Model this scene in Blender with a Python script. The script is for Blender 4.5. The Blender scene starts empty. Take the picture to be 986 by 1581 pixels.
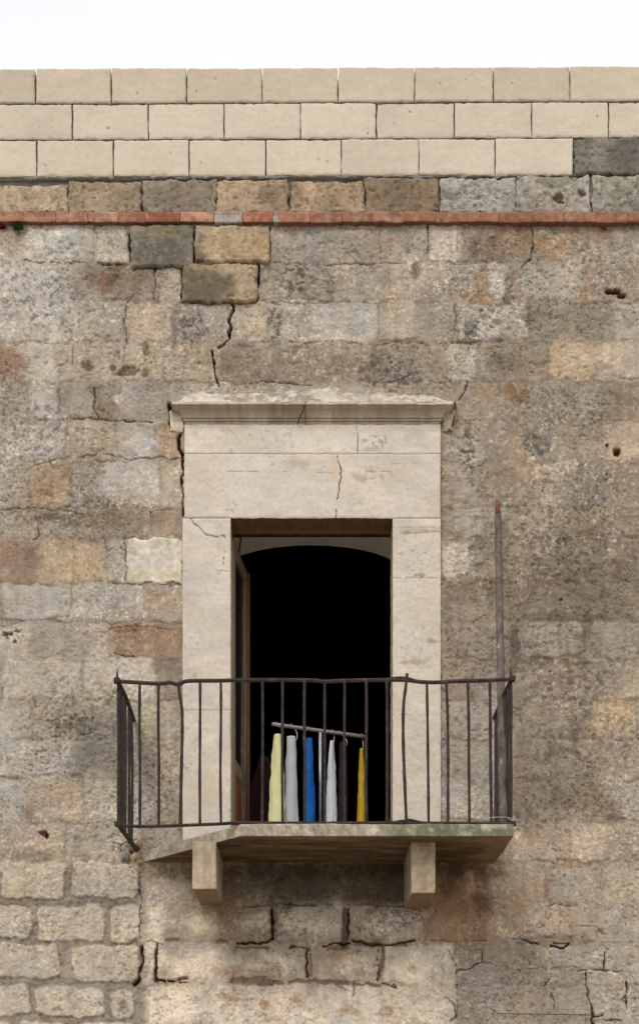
import bpy, bmesh, math, random
import numpy as np
from mathutils import Vector, Matrix
random.seed(7)
R = math.radians
S = bpy.context.scene
COL = S.collection

# ------------------------------------------------------------------ camera, sky, sun, exposure
D, PPM, VX, VY, EYE = 8.0, 234.0, 475.0, 1750.0, 1.6      # distance to wall, px per metre on the wall, vanishing point, eye height
cd = bpy.data.cameras.new('camera'); cam = bpy.data.objects.new('camera', cd); COL.objects.link(cam)
cam.location = (0, -D, EYE); cam.rotation_euler = (R(90), 0, 0)
cd.sensor_fit = 'VERTICAL'; cd.sensor_height = 36.0; cd.lens = PPM*D/1581*36.0
cd.shift_x = (493-VX)/1581; cd.shift_y = (VY-790.5)/1581
cd.clip_start = .05; cd.clip_end = 2000
S.camera = cam

SUN_EL, SUN_AZ = R(46), R(-28)           # azimuth measured from -Y (towards viewer), negative = from the left
w = bpy.data.worlds.new('World'); S.world = w; w.use_nodes = True
nt = w.node_tree; nt.nodes.clear()
out = nt.nodes.new('ShaderNodeOutputWorld'); bg = nt.nodes.new('ShaderNodeBackground')
sky = nt.nodes.new('ShaderNodeTexSky'); sky.sky_type = 'NISHITA'; sky.sun_disc = False
sky.sun_elevation = SUN_EL; sky.sun_rotation = R(180)+SUN_AZ; sky.dust_density = 4.0; sky.air_density = 1.2
mix = nt.nodes.new('ShaderNodeMix'); mix.data_type = 'RGBA'
wn = nt.nodes.new('ShaderNodeTexNoise'); wn.inputs['Scale'].default_value = 1.6; wn.inputs['Detail'].default_value = 4
wt = nt.nodes.new('ShaderNodeTexCoord'); nt.links.new(wt.outputs['Generated'], wn.inputs['Vector'])
wm = nt.nodes.new('ShaderNodeMapRange'); wm.inputs[1].default_value = .3; wm.inputs[2].default_value = .7; wm.inputs[3].default_value = .80; wm.inputs[4].default_value = .97
nt.links.new(wn.outputs[0], wm.inputs[0]); nt.links.new(wm.outputs[0], mix.inputs[0])
nt.links.new(sky.outputs[0], mix.inputs[6])
mix.inputs[7].default_value = (9.7, 9.8, 9.9, 1)       # the bright cloud layer
nt.links.new(mix.outputs[2], bg.inputs[0]); bg.inputs[1].default_value = .11
nt.links.new(bg.outputs[0], out.inputs[0])
sd = bpy.data.lights.new('sun', 'SUN'); sd.energy = 1.75; sd.angle = R(22); sd.color = (1, .965, .92)
so = bpy.data.objects.new('sun', sd); COL.objects.link(so)
dirv = Vector((math.sin(SUN_AZ)*math.cos(SUN_EL), -math.cos(SUN_AZ)*math.cos(SUN_EL), math.sin(SUN_EL)))
so.rotation_euler = dirv.to_track_quat('Z', 'Y').to_euler(); so.location = dirv*20
S.view_settings.view_transform = 'Standard'; S.view_settings.look = 'None'
S.view_settings.gamma = 1; S.view_settings.exposure = 0.0
S.view_settings.use_curve_mapping = False
ALB = 1.0                                  # divides measured surface values into albedo

# ------------------------------------------------------------------ helpers
def P(px, py, y=0.0):
    k = (D+y)/D/PPM
    return Vector(((px-VX)*k, y, EYE+(VY-py)*k))
def lin(c):
    c = np.asarray(c, dtype=np.float32)/255.0
    c = np.clip(c, 0, 1)
    return np.where(c <= .04045, c/12.92, ((c+.055)/1.055)**2.4)
def L4(c): 
    l = lin(c)/ALB; return (float(l[0]), float(l[1]), float(l[2]), 1)
def vn(x, y, seed):
    xi = np.floor(x); yi = np.floor(y)
    xf = (x-xi).astype(np.float32); yf = (y-yi).astype(np.float32)
    xi = xi.astype(np.int64); yi = yi.astype(np.int64)
    u = xf*xf*(3-2*xf); v = yf*yf*(3-2*yf)
    def h(a, b):
        n = (a*374761393 + b*668265263 + seed*974634777) & 0xffffffff
        n = ((n ^ (n >> 13))*1274126177) & 0xffffffff
        n = n ^ (n >> 16)
        return (n & 0xffff).astype(np.float32)/65535.0
    return (h(xi, yi)*(1-u)+h(xi+1, yi)*u)*(1-v) + (h(xi, yi+1)*(1-u)+h(xi+1, yi+1)*u)*v
def fbm(x, y, size, seed=0, octv=4, gain=.5):
    s = 0; a = 1.0; t = 0; f = 1.0/size
    for o in range(octv):
        s = s + a*vn(x*f+o*17.3, y*f-o*9.1, seed*31+o); t += a; a *= gain; f *= 2.03
    return (s/t-.5)*2.0          # about -1..1, mostly within +-.5
def sst(a, b, x):
    t = np.clip((x-a)/(b-a), 0, 1); return t*t*(3-2*t)

def tag(o, label=None, cat=None, group=None, kind=None):
    if label: o['label'] = label
    if cat: o['category'] = cat
    if group: o['group'] = group
    if kind: o['kind'] = kind
    return o
def empty(name, loc=(0, 0, 0)):
    o = bpy.data.objects.new(name, None); COL.objects.link(o); o.location = loc; o.empty_display_size = .1
    return o
def link(name, me, mat, parent=None, smooth=True):
    o = bpy.data.objects.new(name, me); COL.objects.link(o)
    if mat: me.materials.append(mat)
    if smooth:
        me.polygons.foreach_set('use_smooth', np.ones(len(me.polygons), dtype=bool))
    if parent:
        bpy.context.view_layer.update()
        o.parent = parent; o.matrix_parent_inverse = parent.matrix_world.inverted()
    return o
def from_bm(name, bm, mat, parent=None, smooth=False):
    bmesh.ops.recalc_face_normals(bm, faces=bm.faces[:])
    me = bpy.data.meshes.new(name); bm.to_mesh(me); bm.free()
    return link(name, me, mat, parent, smooth)

# ---- materials (all procedural)
def mat_attr(name, bump=.35, fine=.16, rough=.93, scale=1.0):
    """vertex attribute Col (the stone's own mottled colour) times fine procedural grain, with fine bump"""
    m = bpy.data.materials.new(name); m.use_nodes = True
    n = m.node_tree.nodes; l = m.node_tree.links; b = n['Principled BSDF']
    b.inputs['Roughness'].default_value = rough; b.inputs['Specular IOR Level'].default_value = .15
    at = n.new('ShaderNodeAttribute'); at.attribute_name = 'Col'
    tc = n.new('ShaderNodeTexCoord')
    n1 = n.new('ShaderNodeTexNoise'); n1.inputs['Scale'].default_value = 150*scale; n1.inputs['Detail'].default_value = 5; n1.inputs['Roughness'].default_value = .7
    n2 = n.new('ShaderNodeTexNoise'); n2.inputs['Scale'].default_value = 30*scale; n2.inputs['Detail'].default_value = 6; n2.inputs['Roughness'].default_value = .65
    l.new(tc.outputs['Object'], n1.inputs['Vector']); l.new(tc.outputs['Object'], n2.inputs['Vector'])
    mr = n.new('ShaderNodeMapRange'); mr.inputs[1].default_value = .3; mr.inputs[2].default_value = .7
    mr.inputs[3].default_value = 1-fine; mr.inputs[4].default_value = 1+fine
    l.new(n1.outputs[0], mr.inputs[0])
    vm = n.new('ShaderNodeVectorMath'); vm.operation = 'SCALE'
    l.new(at.outputs['Color'], vm.inputs[0]); l.new(mr.outputs[0], vm.inputs['Scale'])
    l.new(vm.outputs[0], b.inputs['Base Color'])
    ad = n.new('ShaderNodeMath'); ad.operation = 'ADD'; l.new(n1.outputs[0], ad.inputs[0]); l.new(n2.outputs[0], ad.inputs[1])
    bp = n.new('ShaderNodeBump'); bp.inputs['Strength'].default_value = bump; bp.inputs['Distance'].default_value = .01
    l.new(ad.outputs[0], bp.inputs['Height']); l.new(bp.outputs[0], b.inputs['Normal'])
    return m
def mat_noise(name, c1, c2, scale=8, rough=.8, bump=.2, metal=0.0, c3=None, spec=.3, contrast=.25, stretch=(1, 1, 1)):
    m = bpy.data.materials.new(name); m.use_nodes = True
    n = m.node_tree.nodes; l = m.node_tree.links; b = n['Principled BSDF']
    b.inputs['Roughness'].default_value = rough; b.inputs['Metallic'].default_value = metal; b.inputs['Specular IOR Level'].default_value = spec
    tc = n.new('ShaderNodeTexCoord'); mp = n.new('ShaderNodeMapping'); mp.inputs['Scale'].default_value = stretch
    l.new(tc.outputs['Object'], mp.inputs['Vector'])
    n1 = n.new('ShaderNodeTexNoise'); n1.inputs['Scale'].default_value = scale; n1.inputs['Detail'].default_value = 8; n1.inputs['Roughness'].default_value = .65
    l.new(mp.outputs[0], n1.inputs['Vector'])
    cr = n.new('ShaderNodeValToRGB'); e = cr.color_ramp.elements
    e[0].position = .5-contrast/2; e[0].color = L4(c1); e[1].position = .5+contrast/2; e[1].color = L4(c2)
    if c3:
        x = e.new(.5+contrast*.9); x.color = L4(c3)
    l.new(n1.outputs[0], cr.inputs[0]); l.new(cr.outputs[0], b.inputs['Base Color'])
    n2 = n.new('ShaderNodeTexNoise'); n2.inputs['Scale'].default_value = scale*6; n2.inputs['Detail'].default_value = 5
    l.new(mp.outputs[0], n2.inputs['Vector'])
    bp = n.new('ShaderNodeBump'); bp.inputs['Strength'].default_value = bump; bp.inputs['Distance'].default_value = .01
    l.new(n2.outputs[0], bp.inputs['Height']); l.new(bp.outputs[0], b.inputs['Normal'])
    return m

M_WALL = mat_attr('weathered_limestone', bump=.26, fine=.2)
M_BLOCK = mat_attr('fresh_tuff', bump=.25, fine=.05, scale=1.2)
M_DRESS = mat_attr('dressed_limestone', bump=.22, fine=.06)
M_SLAB = mat_attr('slab_stone', bump=.4, fine=.12)
M_BRICK = mat_attr('terracotta', bump=.3, fine=.1)
M_IRON = mat_noise('rusty_iron', (42, 34, 33), (70, 56, 51), 30, .72, .5, .1, (112, 78, 60), .3, .25)
M_POLE = mat_noise('rusty_pole', (84, 72, 64), (120, 108, 99), 20, .75, .5, .1, (172, 162, 154), .3, .22, (1, 1, .5))
M_POLETIP = mat_noise('rust', (105, 62, 48), (130, 85, 66), 30, .85, .4)
M_GROUND = mat_noise('street_paving', (120, 112, 100), (150, 140, 126), 3, .9, .3)
M_ROOF = mat_noise('roof_screed', (140, 132, 120), (165, 156, 142), 5, .9, .2)
M_PLASTER = mat_noise('old_plaster', (214, 206, 194), (232, 224, 212), 6, .9, .15)
M_DARKROOM = mat_noise('shade_painted_plaster', (34, 30, 27), (46, 41, 36), 3, .95, .1)  # room plaster coloured near black, the unlit interior's shade painted in
M_WOODG = mat_noise('grey_weathered_wood', (128, 112, 94), (156, 138, 118), 14, .8, .25, 0, None, .2, .3, (6, 6, .6))
M_WOODR = mat_noise('red_brown_painted_wood', (138, 74, 50), (164, 94, 66), 10, .7, .2, 0, None, .25, .3, (6, 6, .6))
M_FRAME = mat_noise('dark_brown_frame_wood', (62, 46, 36), (84, 62, 48), 14, .8, .25)
M_WOODD = mat_noise('dark_red_wood_edge', (118, 78, 66), (140, 96, 84), 14, .75, .2, 0, None, .2, .3, (6, 6, .6))
M_STEEL = mat_noise('bright_tube', (176, 178, 178), (205, 207, 206), 40, .4, .1, .35, None, .5)
M_GREYBAR = mat_noise('grey_tube', (136, 132, 126), (160, 156, 150), 40, .5, .1, .2, None, .4)
M_WIRE = mat_noise('hanger_wire', (150, 150, 146), (180, 180, 176), 30, .4, .0, .5, None, .5)
def cloth(name, a, b, sc=14): return mat_noise(name, a, b, sc, .95, .35, 0, None, .1, .4)
M_YEL = cloth('pale_yellow_cloth', (196, 194, 142), (212, 210, 160))
M_GRY = cloth('grey_cloth', (160, 160, 165), (176, 176, 181))
M_BLU = cloth('blue_cloth', (20, 74, 142), (34, 94, 166))
M_LGR = cloth('light_grey_cloth', (184, 186, 192), (200, 202, 208))
M_BLK = cloth('dark_brown_cloth', (38, 32, 34), (48, 41, 42))
M_MUS = cloth('mustard_cloth', (176, 142, 34), (196, 160, 50))
M_MAR = cloth('dark_maroon_cloth', (48, 30, 30), (62, 40, 38))
M_LEAF = mat_noise('weed_leaf', (34, 60, 34), (58, 92, 52), 30, .6, .1)
def mat_glass():
    m = bpy.data.materials.new('dusty_glass'); m.use_nodes = True
    b = m.node_tree.nodes['Principled BSDF']
    b.inputs['Base Color'].default_value = (.02, .02, .02, 1); b.inputs['Roughness'].default_value = .25
    b.inputs['Alpha'].default_value = .8
    return m
M_GLASS = mat_glass()

# ---- grids with height and colour
def grid_mesh(name, X, Y, Z, C, keep=None):
    """X,Y,Z,C arrays (rows, cols[,3]); C linear colour"""
    r, c = X.shape
    me = bpy.data.meshes.new(name)
    co = np.stack([X, Y, Z], -1).reshape(-1, 3).astype(np.float32)
    idx = np.arange(r*c).reshape(r, c)
    q = np.stack([idx[:-1, :-1], idx[1:, :-1], idx[1:, 1:], idx[:-1, 1:]], -1).reshape(-1, 4)
    if keep is not None: q = q[keep.reshape(-1)]
    me.vertices.add(len(co)); me.vertices.foreach_set('co', co.ravel())
    me.loops.add(q.size); me.loops.foreach_set('vertex_index', q.ravel().astype(np.int32))
    me.polygons.add(len(q)); me.polygons.foreach_set('loop_start', np.arange(0, q.size, 4, dtype=np.int32))
    try: me.polygons.foreach_set('loop_total', np.full(len(q), 4, dtype=np.int32))
    except Exception: pass
    me.update(calc_edges=True)
    a = me.color_attributes.new('Col', 'FLOAT_COLOR', 'POINT')
    cc = np.ones((r*c, 4), dtype=np.float32); cc[:, :3] = np.clip(C.reshape(-1, 3), .004, .9)
    a.data.foreach_set('color', cc.ravel())
    return me

class Canvas:
    """height (metres, + = towards the street) and own colour of a stone face, on a grid in elevation units"""
    def __init__(s, xs, ys, base=(165, 154, 138)):
        s.xs = np.asarray(xs, dtype=np.float64); s.ys = np.asarray(ys, dtype=np.float64)
        s.X, s.Y = np.meshgrid(s.xs, s.ys)
        s.c = np.empty(s.X.shape+(3,), dtype=np.float32); s.c[:] = base
        s.h = np.zeros(s.X.shape, dtype=np.float32)
        s.U = s.X + 7*fbm(s.X, s.Y, 46, 3, 3) + 3.4*fbm(s.X, s.Y, 11, 4, 2)
        s.V = s.Y + 7*fbm(s.X, s.Y, 46, 5, 3) + 3.4*fbm(s.X, s.Y, 11, 6, 2)
    def win(s, x0, y0, x1, y1, m=14):
        i0, i1 = np.searchsorted(s.xs, [x0-m, x1+m]); j0, j1 = np.searchsorted(s.ys, [y0-m, y1+m])
        return slice(j0, j1), slice(i0, i1)
    def blend(s, w, a, col):
        s.c[w] += (np.asarray(col, dtype=np.float32)-s.c[w])*a[..., None]
    def stone(s, x0, y0, x1, y1, col, alpha=.8, soft=5, dh=0.0, r=6, joint=0, jcol=(96, 82, 66), jw=2.0, jd=.006):
        w = s.win(x0, y0, x1, y1)
        U, V = s.U[w], s.V[w]
        if U.size == 0: return
        cx, cy, hx, hy = (x0+x1)/2, (y0+y1)/2, (x1-x0)/2-r, (y1-y0)/2-r
        qx = np.abs(U-cx)-hx; qy = np.abs(V-cy)-hy
        d = np.hypot(np.maximum(qx, 0), np.maximum(qy, 0))+np.minimum(np.maximum(qx, qy), 0)-r
        a = sst(soft, -soft, d)*alpha
        s.blend(w, a, col)
        s.h[w] += sst(3, -3, d)*dh
        if joint:
            n = fbm(s.X[w], s.Y[w], 24, 9, 2)
            j = np.exp(-((d-.5)/jw)**2)*np.clip(joint*(.75+1.6*n), 0, 1)
            s.blend(w, j, jcol); s.h[w] -= j*jd
    def blob(s, cx, cy, rx, ry, col, alpha=.6, seed=1, size=22, edge=.35, dh=0.0):
        w = s.win(cx-rx*1.3, cy-ry*1.3, cx+rx*1.3, cy+ry*1.3)
        X, Y = s.X[w], s.Y[w]
        if X.size == 0: return
        d = np.hypot((X-cx)/rx, (Y-cy)/ry) + .75*fbm(X, Y, size, 40+seed, 4, .62)
        a = sst(1.0+edge*.3, 1.0-edge*1.6, d)*alpha
        s.blend(w, a, col); s.h[w] += a*dh
    def speck(s, cx, cy, rx, ry, col, alpha=.7, seed=1, size=5, th=.12, dh=-.003):
        """small flecks (lichen or pits) inside an ellipse"""
        w = s.win(cx-rx*1.2, cy-ry*1.2, cx+rx*1.2, cy+ry*1.2)
        X, Y = s.X[w], s.Y[w]
        if X.size == 0: return
        d = np.hypot((X-cx)/rx, (Y-cy)/ry) + .4*fbm(X, Y, 30, 60+seed, 2)
        f = fbm(X, Y, size, 80+seed, 3, .6)
        a = sst(th, th+.18, f)*sst(1.05, .55, d)*alpha
        s.blend(w, a, col); s.h[w] += a*dh
    def crack(s, pts, wd=2.0, depth=.02, col=(30, 22, 17), alpha=1.0, jit=1.5, taper=True, halo=0):
        pts = np.array(pts, dtype=np.float64)
        w = s.win(pts[:, 0].min(), pts[:, 1].min(), pts[:, 0].max(), pts[:, 1].max(), 10)
        X, Y = s.X[w], s.Y[w]
        if X.size == 0: return
        U = X+jit*2*fbm(X, Y, 9, 21, 2); V = Y+jit*2*fbm(X, Y, 9, 22, 2)
        best = np.full(X.shape, 1e9)
        for (ax, ay), (bx, by) in zip(pts[:-1], pts[1:]):
            dx, dy = bx-ax, by-ay; q = dx*dx+dy*dy+1e-9
            t = np.clip(((U-ax)*dx+(V-ay)*dy)/q, 0, 1)
            best = np.minimum(best, np.hypot(U-ax-t*dx, V-ay-t*dy))
        ww = wd*(.75+.7*fbm(X, Y, 16, 23, 2)) if taper else wd
        a = sst(1.25, .5, best/np.maximum(ww*.5, .4))*alpha
        s.blend(w, a, col); s.h[w] -= a*depth
        if halo:
            b_ = sst(3.2, 1.0, best/np.maximum(ww*.5, .4))*halo*(1-a); s.blend(w, b_, (128, 98, 76)); s.h[w] -= b_*.003
    def mottle(s, amt=1.0):
        X, Y = s.X, s.Y
        k = 1 + amt*(.12*fbm(X, Y, 60, 11, 4, .6) + .09*fbm(X, Y, 9, 12, 3, .7) + .09*fbm(X, Y, 2.6, 13, 2) + .07*fbm(X, Y*.18, 9, 18, 3))
        s.c *= k[..., None]
        t = fbm(X, Y, 38, 14, 4, .6)*amt
        s.c[..., 0] *= 1+.03*t; s.c[..., 2] *= 1-.06*t
        t = fbm(X, Y, 7, 15, 3, .6)*amt
        s.c[..., 0] *= 1+.015*t; s.c[..., 2] *= 1-.03*t

def relief(name, x0, y0, x1, y1, fy, by, step, paint, mat, parent, base=(190, 180, 165), sidecol=None, smooth=True, nx=None, round_=0.0, wob=0.0, seed=0, warpfn=None):
    """a stone block seen in elevation x0..x1,y0..y1 (units of the wall drawing, seen at depth fy) with painted relief front, four sides and a back"""
    nx = max(3, int((x1-x0)/step)+1); ny = max(3, int((y1-y0)/step)+1)
    cv = Canvas(np.linspace(x0, x1, nx), np.linspace(y0, y1, ny), base)
    paint(cv)
    k = (D+fy)/D/PPM
    PX, PY = cv.X.copy(), cv.Y.copy()
    if wob:
        ex = 1-np.minimum(1, np.minimum(PX-x0, x1-PX)/12); ey = 1-np.minimum(1, np.minimum(PY-y0, y1-PY)/12)
        e = np.maximum(ex, ey)
        PX = PX + wob*e*fbm(cv.X+seed*97, cv.Y, 14, 70, 3, .6)*2; PY = PY + wob*e*fbm(cv.X, cv.Y+seed*61, 14, 71, 3, .6)*2
    h = cv.h
    if round_:
        d = np.minimum(np.minimum(cv.X-x0, x1-cv.X), np.minimum(cv.Y-y0, y1-cv.Y))*k
        # rounded arris
        tt = np.clip(1-d/round_, 0, 1); h = h-round_*(1-np.sqrt(np.maximum(0, 1-tt*tt)))*.9
    WX = (PX-VX)*k; WZ = EYE+(VY-PY)*k; WY = fy-h
    C = lin(cv.c)/ALB
    me = grid_mesh(name, WX, WY, WZ, C)
    # sides and back in a second shell appended with bmesh
    bm = bmesh.new(); bm.from_mesh(me)
    cl = bm.verts.layers.float_color['Col']
    bm.verts.ensure_lookup_table()
    idx = np.arange(nx*ny).reshape(ny, nx)
    BV = list(bm.verts)
    ring = list(idx[0, :])+list(idx[1:, -1])+list(idx[-1, -2::-1])+list(idx[-2:0:-1, 0])
    sc = None if sidecol is None else tuple(lin(sidecol)/ALB)+(1,)
    fr = []; bk = []; 
    steps = [0, .5, 1]
    rows = []
    for t in (0, .33, .66, 1):
        row = []
        for i in ring:
            v = BV[int(i)]
            n = .003*math.sin(v.co.x*91+t*7)*math.sin(v.co.z*77+t*5) if 0 < t < 1 else 0
            nv = bm.verts.new((v.co.x+n, v.co.y*(1-t)+by*t if t else v.co.y, v.co.z+n))
            m = .8+.4*random.random()
            base_c = v[cl] if sc is None else sc
            nv[cl] = (base_c[0]*m, base_c[1]*m, base_c[2]*m, 1)
            row.append(nv)
        rows.append(row)
    n = len(ring)
    for a, b in zip(rows[:-1], rows[1:]):
        for i in range(n):
            j = (i+1) % n
            bm.faces.new((a[i], a[j], b[j], b[i]))
    bm.faces.new(rows[-1][::-1])
    bm.to_mesh(me); bm.free()
    return link(name, me, mat, parent, smooth)

def tube(bm, pts, rad, seg=8, cap=True, flat=1.0):
    pts = [Vector(p) for p in pts]; rings = []
    rr = rad if isinstance(rad, (list, tuple)) else [rad]*len(pts)
    for i, p in enumerate(pts):
        t = (pts[min(i+1, len(pts)-1)]-pts[max(i-1, 0)]).normalized()
        up = Vector((0, 1, 0)) if abs(t.y) < .9 else Vector((1, 0, 0))
        a = t.cross(up).normalized(); b = a.cross(t).normalized()
        rings.append([bm.verts.new(p+(a*math.cos(q)+b*math.sin(q)*flat)*rr[i]) for q in [2*math.pi*(k+.5)/seg for k in range(seg)]])
    for a, b in zip(rings[:-1], rings[1:]):
        for k in range(seg): bm.faces.new((a[k], a[(k+1) % seg], b[(k+1) % seg], b[k]))
    if cap: bm.faces.new(rings[0][::-1]); bm.faces.new(rings[-1])
def box(bm, x0, x1, y0, y1, z0, z1, M=None):
    vs = [Vector((x, y, z)) for x in (x0, x1) for y in (y0, y1) for z in (z0, z1)]
    if M: vs = [M @ v for v in vs]
    v = [bm.verts.new(p) for p in vs]
    for f in ((0, 1, 3, 2), (4, 6, 7, 5), (0, 4, 5, 1), (2, 3, 7, 6), (0, 2, 6, 4), (1, 5, 7, 3)): bm.faces.new([v[i] for i in f])

def interp(pts, n=6):
    """catmull-rom through pts"""
    pts = [Vector(p) for p in pts]; out = []
    for i in range(len(pts)-1):
        a, b, c, d = pts[max(i-1, 0)], pts[i], pts[i+1], pts[min(i+2, len(pts)-1)]
        for k in range(n):
            t = k/n
            out.append(.5*((2*b)+(c-a)*t+(2*a-5*b+4*c-d)*t*t+(3*b-a-3*c+d)*t**3))
    out.append(pts[-1]); return out

# ------------------------------------------------------------------ the setting
bm = bmesh.new(); box(bm, -150, 150, -150, 150, -.3, 0)
tag(from_bm('ground', bm, M_GROUND), kind='structure')

B = empty('stone_building', (0, 0, 0))
tag(B, 'weathered limestone building front with pale new parapet blocks, brick string course and framed balcony doorway', 'building')

# ---- colours by letter, as dry stone looks in flat light
K = dict(g=(166, 156, 142), c=(181, 176, 167), t=(182, 166, 144), y=(191, 166, 131), o=(180, 146, 110), r=(156, 122, 95),
         d=(122, 114, 103), b=(148, 133, 115), w=(206, 195, 180), k=(98, 80, 62), l=(188, 180, 166), s=(140, 132, 120), p=(184, 165, 143),
         m=(138, 126, 109))
COURSES = [
 (345, 405, [(-300,'b'),(38,'c'),(148,'c'),(200,'g'),(300,'g'),(415,'g'),(500,'g'),(585,'g'),(660,'l'),(712,'b'),(820,'b'),(940,'g'),(1060,'b'),(1180,'g')]),
 (405, 465, [(-300,'g'),(-80,'c'),(108,'b'),(240,'t'),(280,'g'),(398,'g'),(515,'g'),(600,'t'),(660,'g'),(752,'c'),(783,'g'),(900,'b'),(1010,'g'),(1130,'b')]),
 (465, 528, [(-300,'c'),(-120,'c'),(0,'c'),(108,'g'),(193,'t'),(275,'g'),(355,'t'),(415,'l'),(472,'c'),(585,'t'),(640,'g'),(705,'c'),(815,'s'),(942,'g'),(1060,'b')]),
 (528, 590, [(-300,'g'),(-70,'r'),(38,'l'),(112,'t'),(225,'t'),(345,'b'),(475,'b'),(560,'b'),(640,'b'),(690,'c'),(740,'b'),(848,'y'),(916,'t'),(1010,'b'),(1120,'g')]),
 (590, 650, [(-300,'g'),(-60,'g'),(42,'c'),(90,'g'),(145,'b'),(185,'g'),(262,'g'),(480,'g'),(640,'b'),(700,'b'),(768,'b'),(820,'s'),(930,'b'),(1040,'g')]),
 (650, 712, [(-300,'b'),(-30,'c'),(100,'t'),(180,'c'),(240,'o'),(640,'b'),(700,'g'),(745,'b'),(800,'s'),(860,'b'),(930,'p'),(1040,'b')]),
 (712, 785, [(-300,'g'),(-60,'g'),(44,'y'),(110,'g'),(158,'c'),(245,'t'),(640,'b'),(700,'g'),(740,'b'),(830,'t'),(880,'s'),(950,'b'),(1070,'g')]),
 (785, 830, [(-300,'b'),(0,'g'),(60,'g'),(120,'b'),(232,'b'),(640,'b'),(700,'g'),(780,'b'),(850,'b'),(960,'b'),(1080,'b')]),
 (830, 900, [(-300,'b'),(-60,'r'),(58,'y'),(115,'y'),(165,'c'),(195,'w'),(640,'b'),(690,'g'),(735,'b'),(860,'m'),(980,'m'),(1100,'b')]),
 (900, 962, [(-300,'g'),(-110,'b'),(5,'c'),(112,'c'),(228,'t'),(640,'b'),(740,'m'),(860,'m'),(1000,'m'),(1120,'b')]),
 (962, 1018, [(-300,'g'),(-60,'l'),(50,'g'),(130,'t'),(172,'r'),(640,'b'),(790,'s'),(910,'s'),(1040,'m')]),
 (1018, 1080, [(-300,'t'),(5,'l'),(128,'l'),(240,'b'),(640,'b'),(780,'b'),(870,'b'),(960,'t'),(1060,'b')]),
 (1080, 1140, [(-300,'g'),(-40,'l'),(50,'g'),(130,'g'),(215,'g'),(640,'g'),(790,'b'),(915,'y'),(985,'g'),(1090,'b')]),
 (1140, 1200, [(-300,'g'),(-30,'c'),(110,'s'),(180,'g'),(240,'t'),(640,'c'),(790,'b'),(880,'b'),(975,'g'),(1090,'b')]),
 (1200, 1270, [(-300,'l'),(-50,'c'),(45,'t'),(130,'l'),(240,'g'),(640,'c'),(790,'b'),(900,'b'),(960,'g'),(1090,'g')]),
 (1270, 1330, [(-300,'g'),(-70,'t'),(100,'g'),(150,'g'),(240,'g'),(640,'b'),(790,'p'),(900,'t'),(1020,'t')]),
 (1330, 1395, [(-300,'l'),(0,'l'),(110,'l'),(217,'t'),(300,'b'),(380,'d'),(530,'k'),(640,'r'),(750,'p'),(842,'g'),(935,'t'),(1040,'b')]),
 (1395, 1455, [(-300,'l'),(0,'l'),(60,'l'),(170,'l'),(217,'t'),(330,'b'),(425,'l'),(540,'l'),(655,'r'),(765,'p'),(880,'g'),(1000,'b')]),
 (1455, 1520, [(-300,'l'),(0,'l'),(110,'l'),(217,'l'),(362,'t'),(475,'t'),(590,'w'),(704,'b'),(830,'g'),(900,'g'),(1000,'g')]),
 (1520, 1600, [(-300,'l'),(0,'l'),(60,'l'),(172,'l'),(217,'w'),(362,'w'),(475,'w'),(590,'w'),(705,'b'),(905,'g'),(1000,'b')]),
 (1600, 1660, [(-300,'l'),(-90,'g'),(40,'l'),(150,'t'),(260,'l'),(380,'g'),(500,'t'),(610,'g'),(740,'b'),(860,'g'),(1000,'b')]),
 (1660, 1725, [(-300,'g'),(-40,'t'),(80,'l'),(200,'g'),(330,'l'),(440,'t'),(560,'l'),(680,'g'),(800,'b'),(930,'g')]),
 (1725, 1790, [(-300,'g'),(-100,'l'),(20,'g'),(140,'t'),(270,'g'),(390,'l'),(500,'b'),(620,'l'),(740,'g'),(870,'b'),(990,'g')]),
]
def axis(a, b, c, d, fine, coarse):
    return np.unique(np.concatenate([np.arange(a, b, coarse), np.arange(b, c, fine), np.arange(c, d, coarse)]))
WX0, WX1, GROUND_PX = -1000, 1960, VY+EYE*PPM+6
xs = np.unique(np.concatenate([np.arange(WX0, -380, 8), np.arange(-380, -24, 2.4), np.arange(-24, 1012, 1.5), np.arange(1012, 1400, 2.4), np.arange(1400, WX1, 8)]))
ys = axis(250, 338, 1600, GROUND_PX, 1.5, 9.0)
cv = Canvas(xs, ys, (158, 146, 129))
rnd = random.Random(3)
for y0, y1, row in COURSES:
    row = list(row)
    # carry the course on, left and right of the measured part
    x = row[0][0]; left = []
    while x > WX0-50: x -= rnd.uniform(90, 125); left.append((x, rnd.choice('gtclbg')))
    x = row[-1][0]
    while x < WX1: x += rnd.uniform(90, 125); row.append((x, rnd.choice('gtbgbs')))
    row = left[::-1]+row
    if row[len(left)][0] == -300 and row[len(left)+1][0] > -150:
        row.insert(len(left)+1, (-190, 'g'))
    for (xa, ka), (xb, _) in zip(row[:-1], row[1:]):
        c = np.array(K[ka], dtype=float)+rnd.uniform(-5, 5)
        jo = rnd.uniform(.1, .34); dh = rnd.uniform(-.003, .004)
        if xa > 680 and y0 > 620: jo *= .4
        if xb <= 110 and y0 < 640: jo *= .7
        cv.stone(xa+1, y0+rnd.uniform(-2, 2), xb-1, y1+rnd.uniform(-2, 2), c, .78, rnd.uniform(6, 13), dh, 7, jo, (112, 98, 80), rnd.uniform(1.2, 2.4), .006)
y = 1790; 
while y < GROUND_PX:
    x = WX0+rnd.uniform(-80, 0)
    while x < WX1:
        x2 = x+rnd.uniform(90, 130)
        cv.stone(x+1, y, x2-1, y+62, np.array(K[rnd.choice('gtlbcg')])+rnd.uniform(-6, 6), .8, 6, rnd.uniform(-.003, .004), 7, .25)
        x = x2
    y += 63
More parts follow.
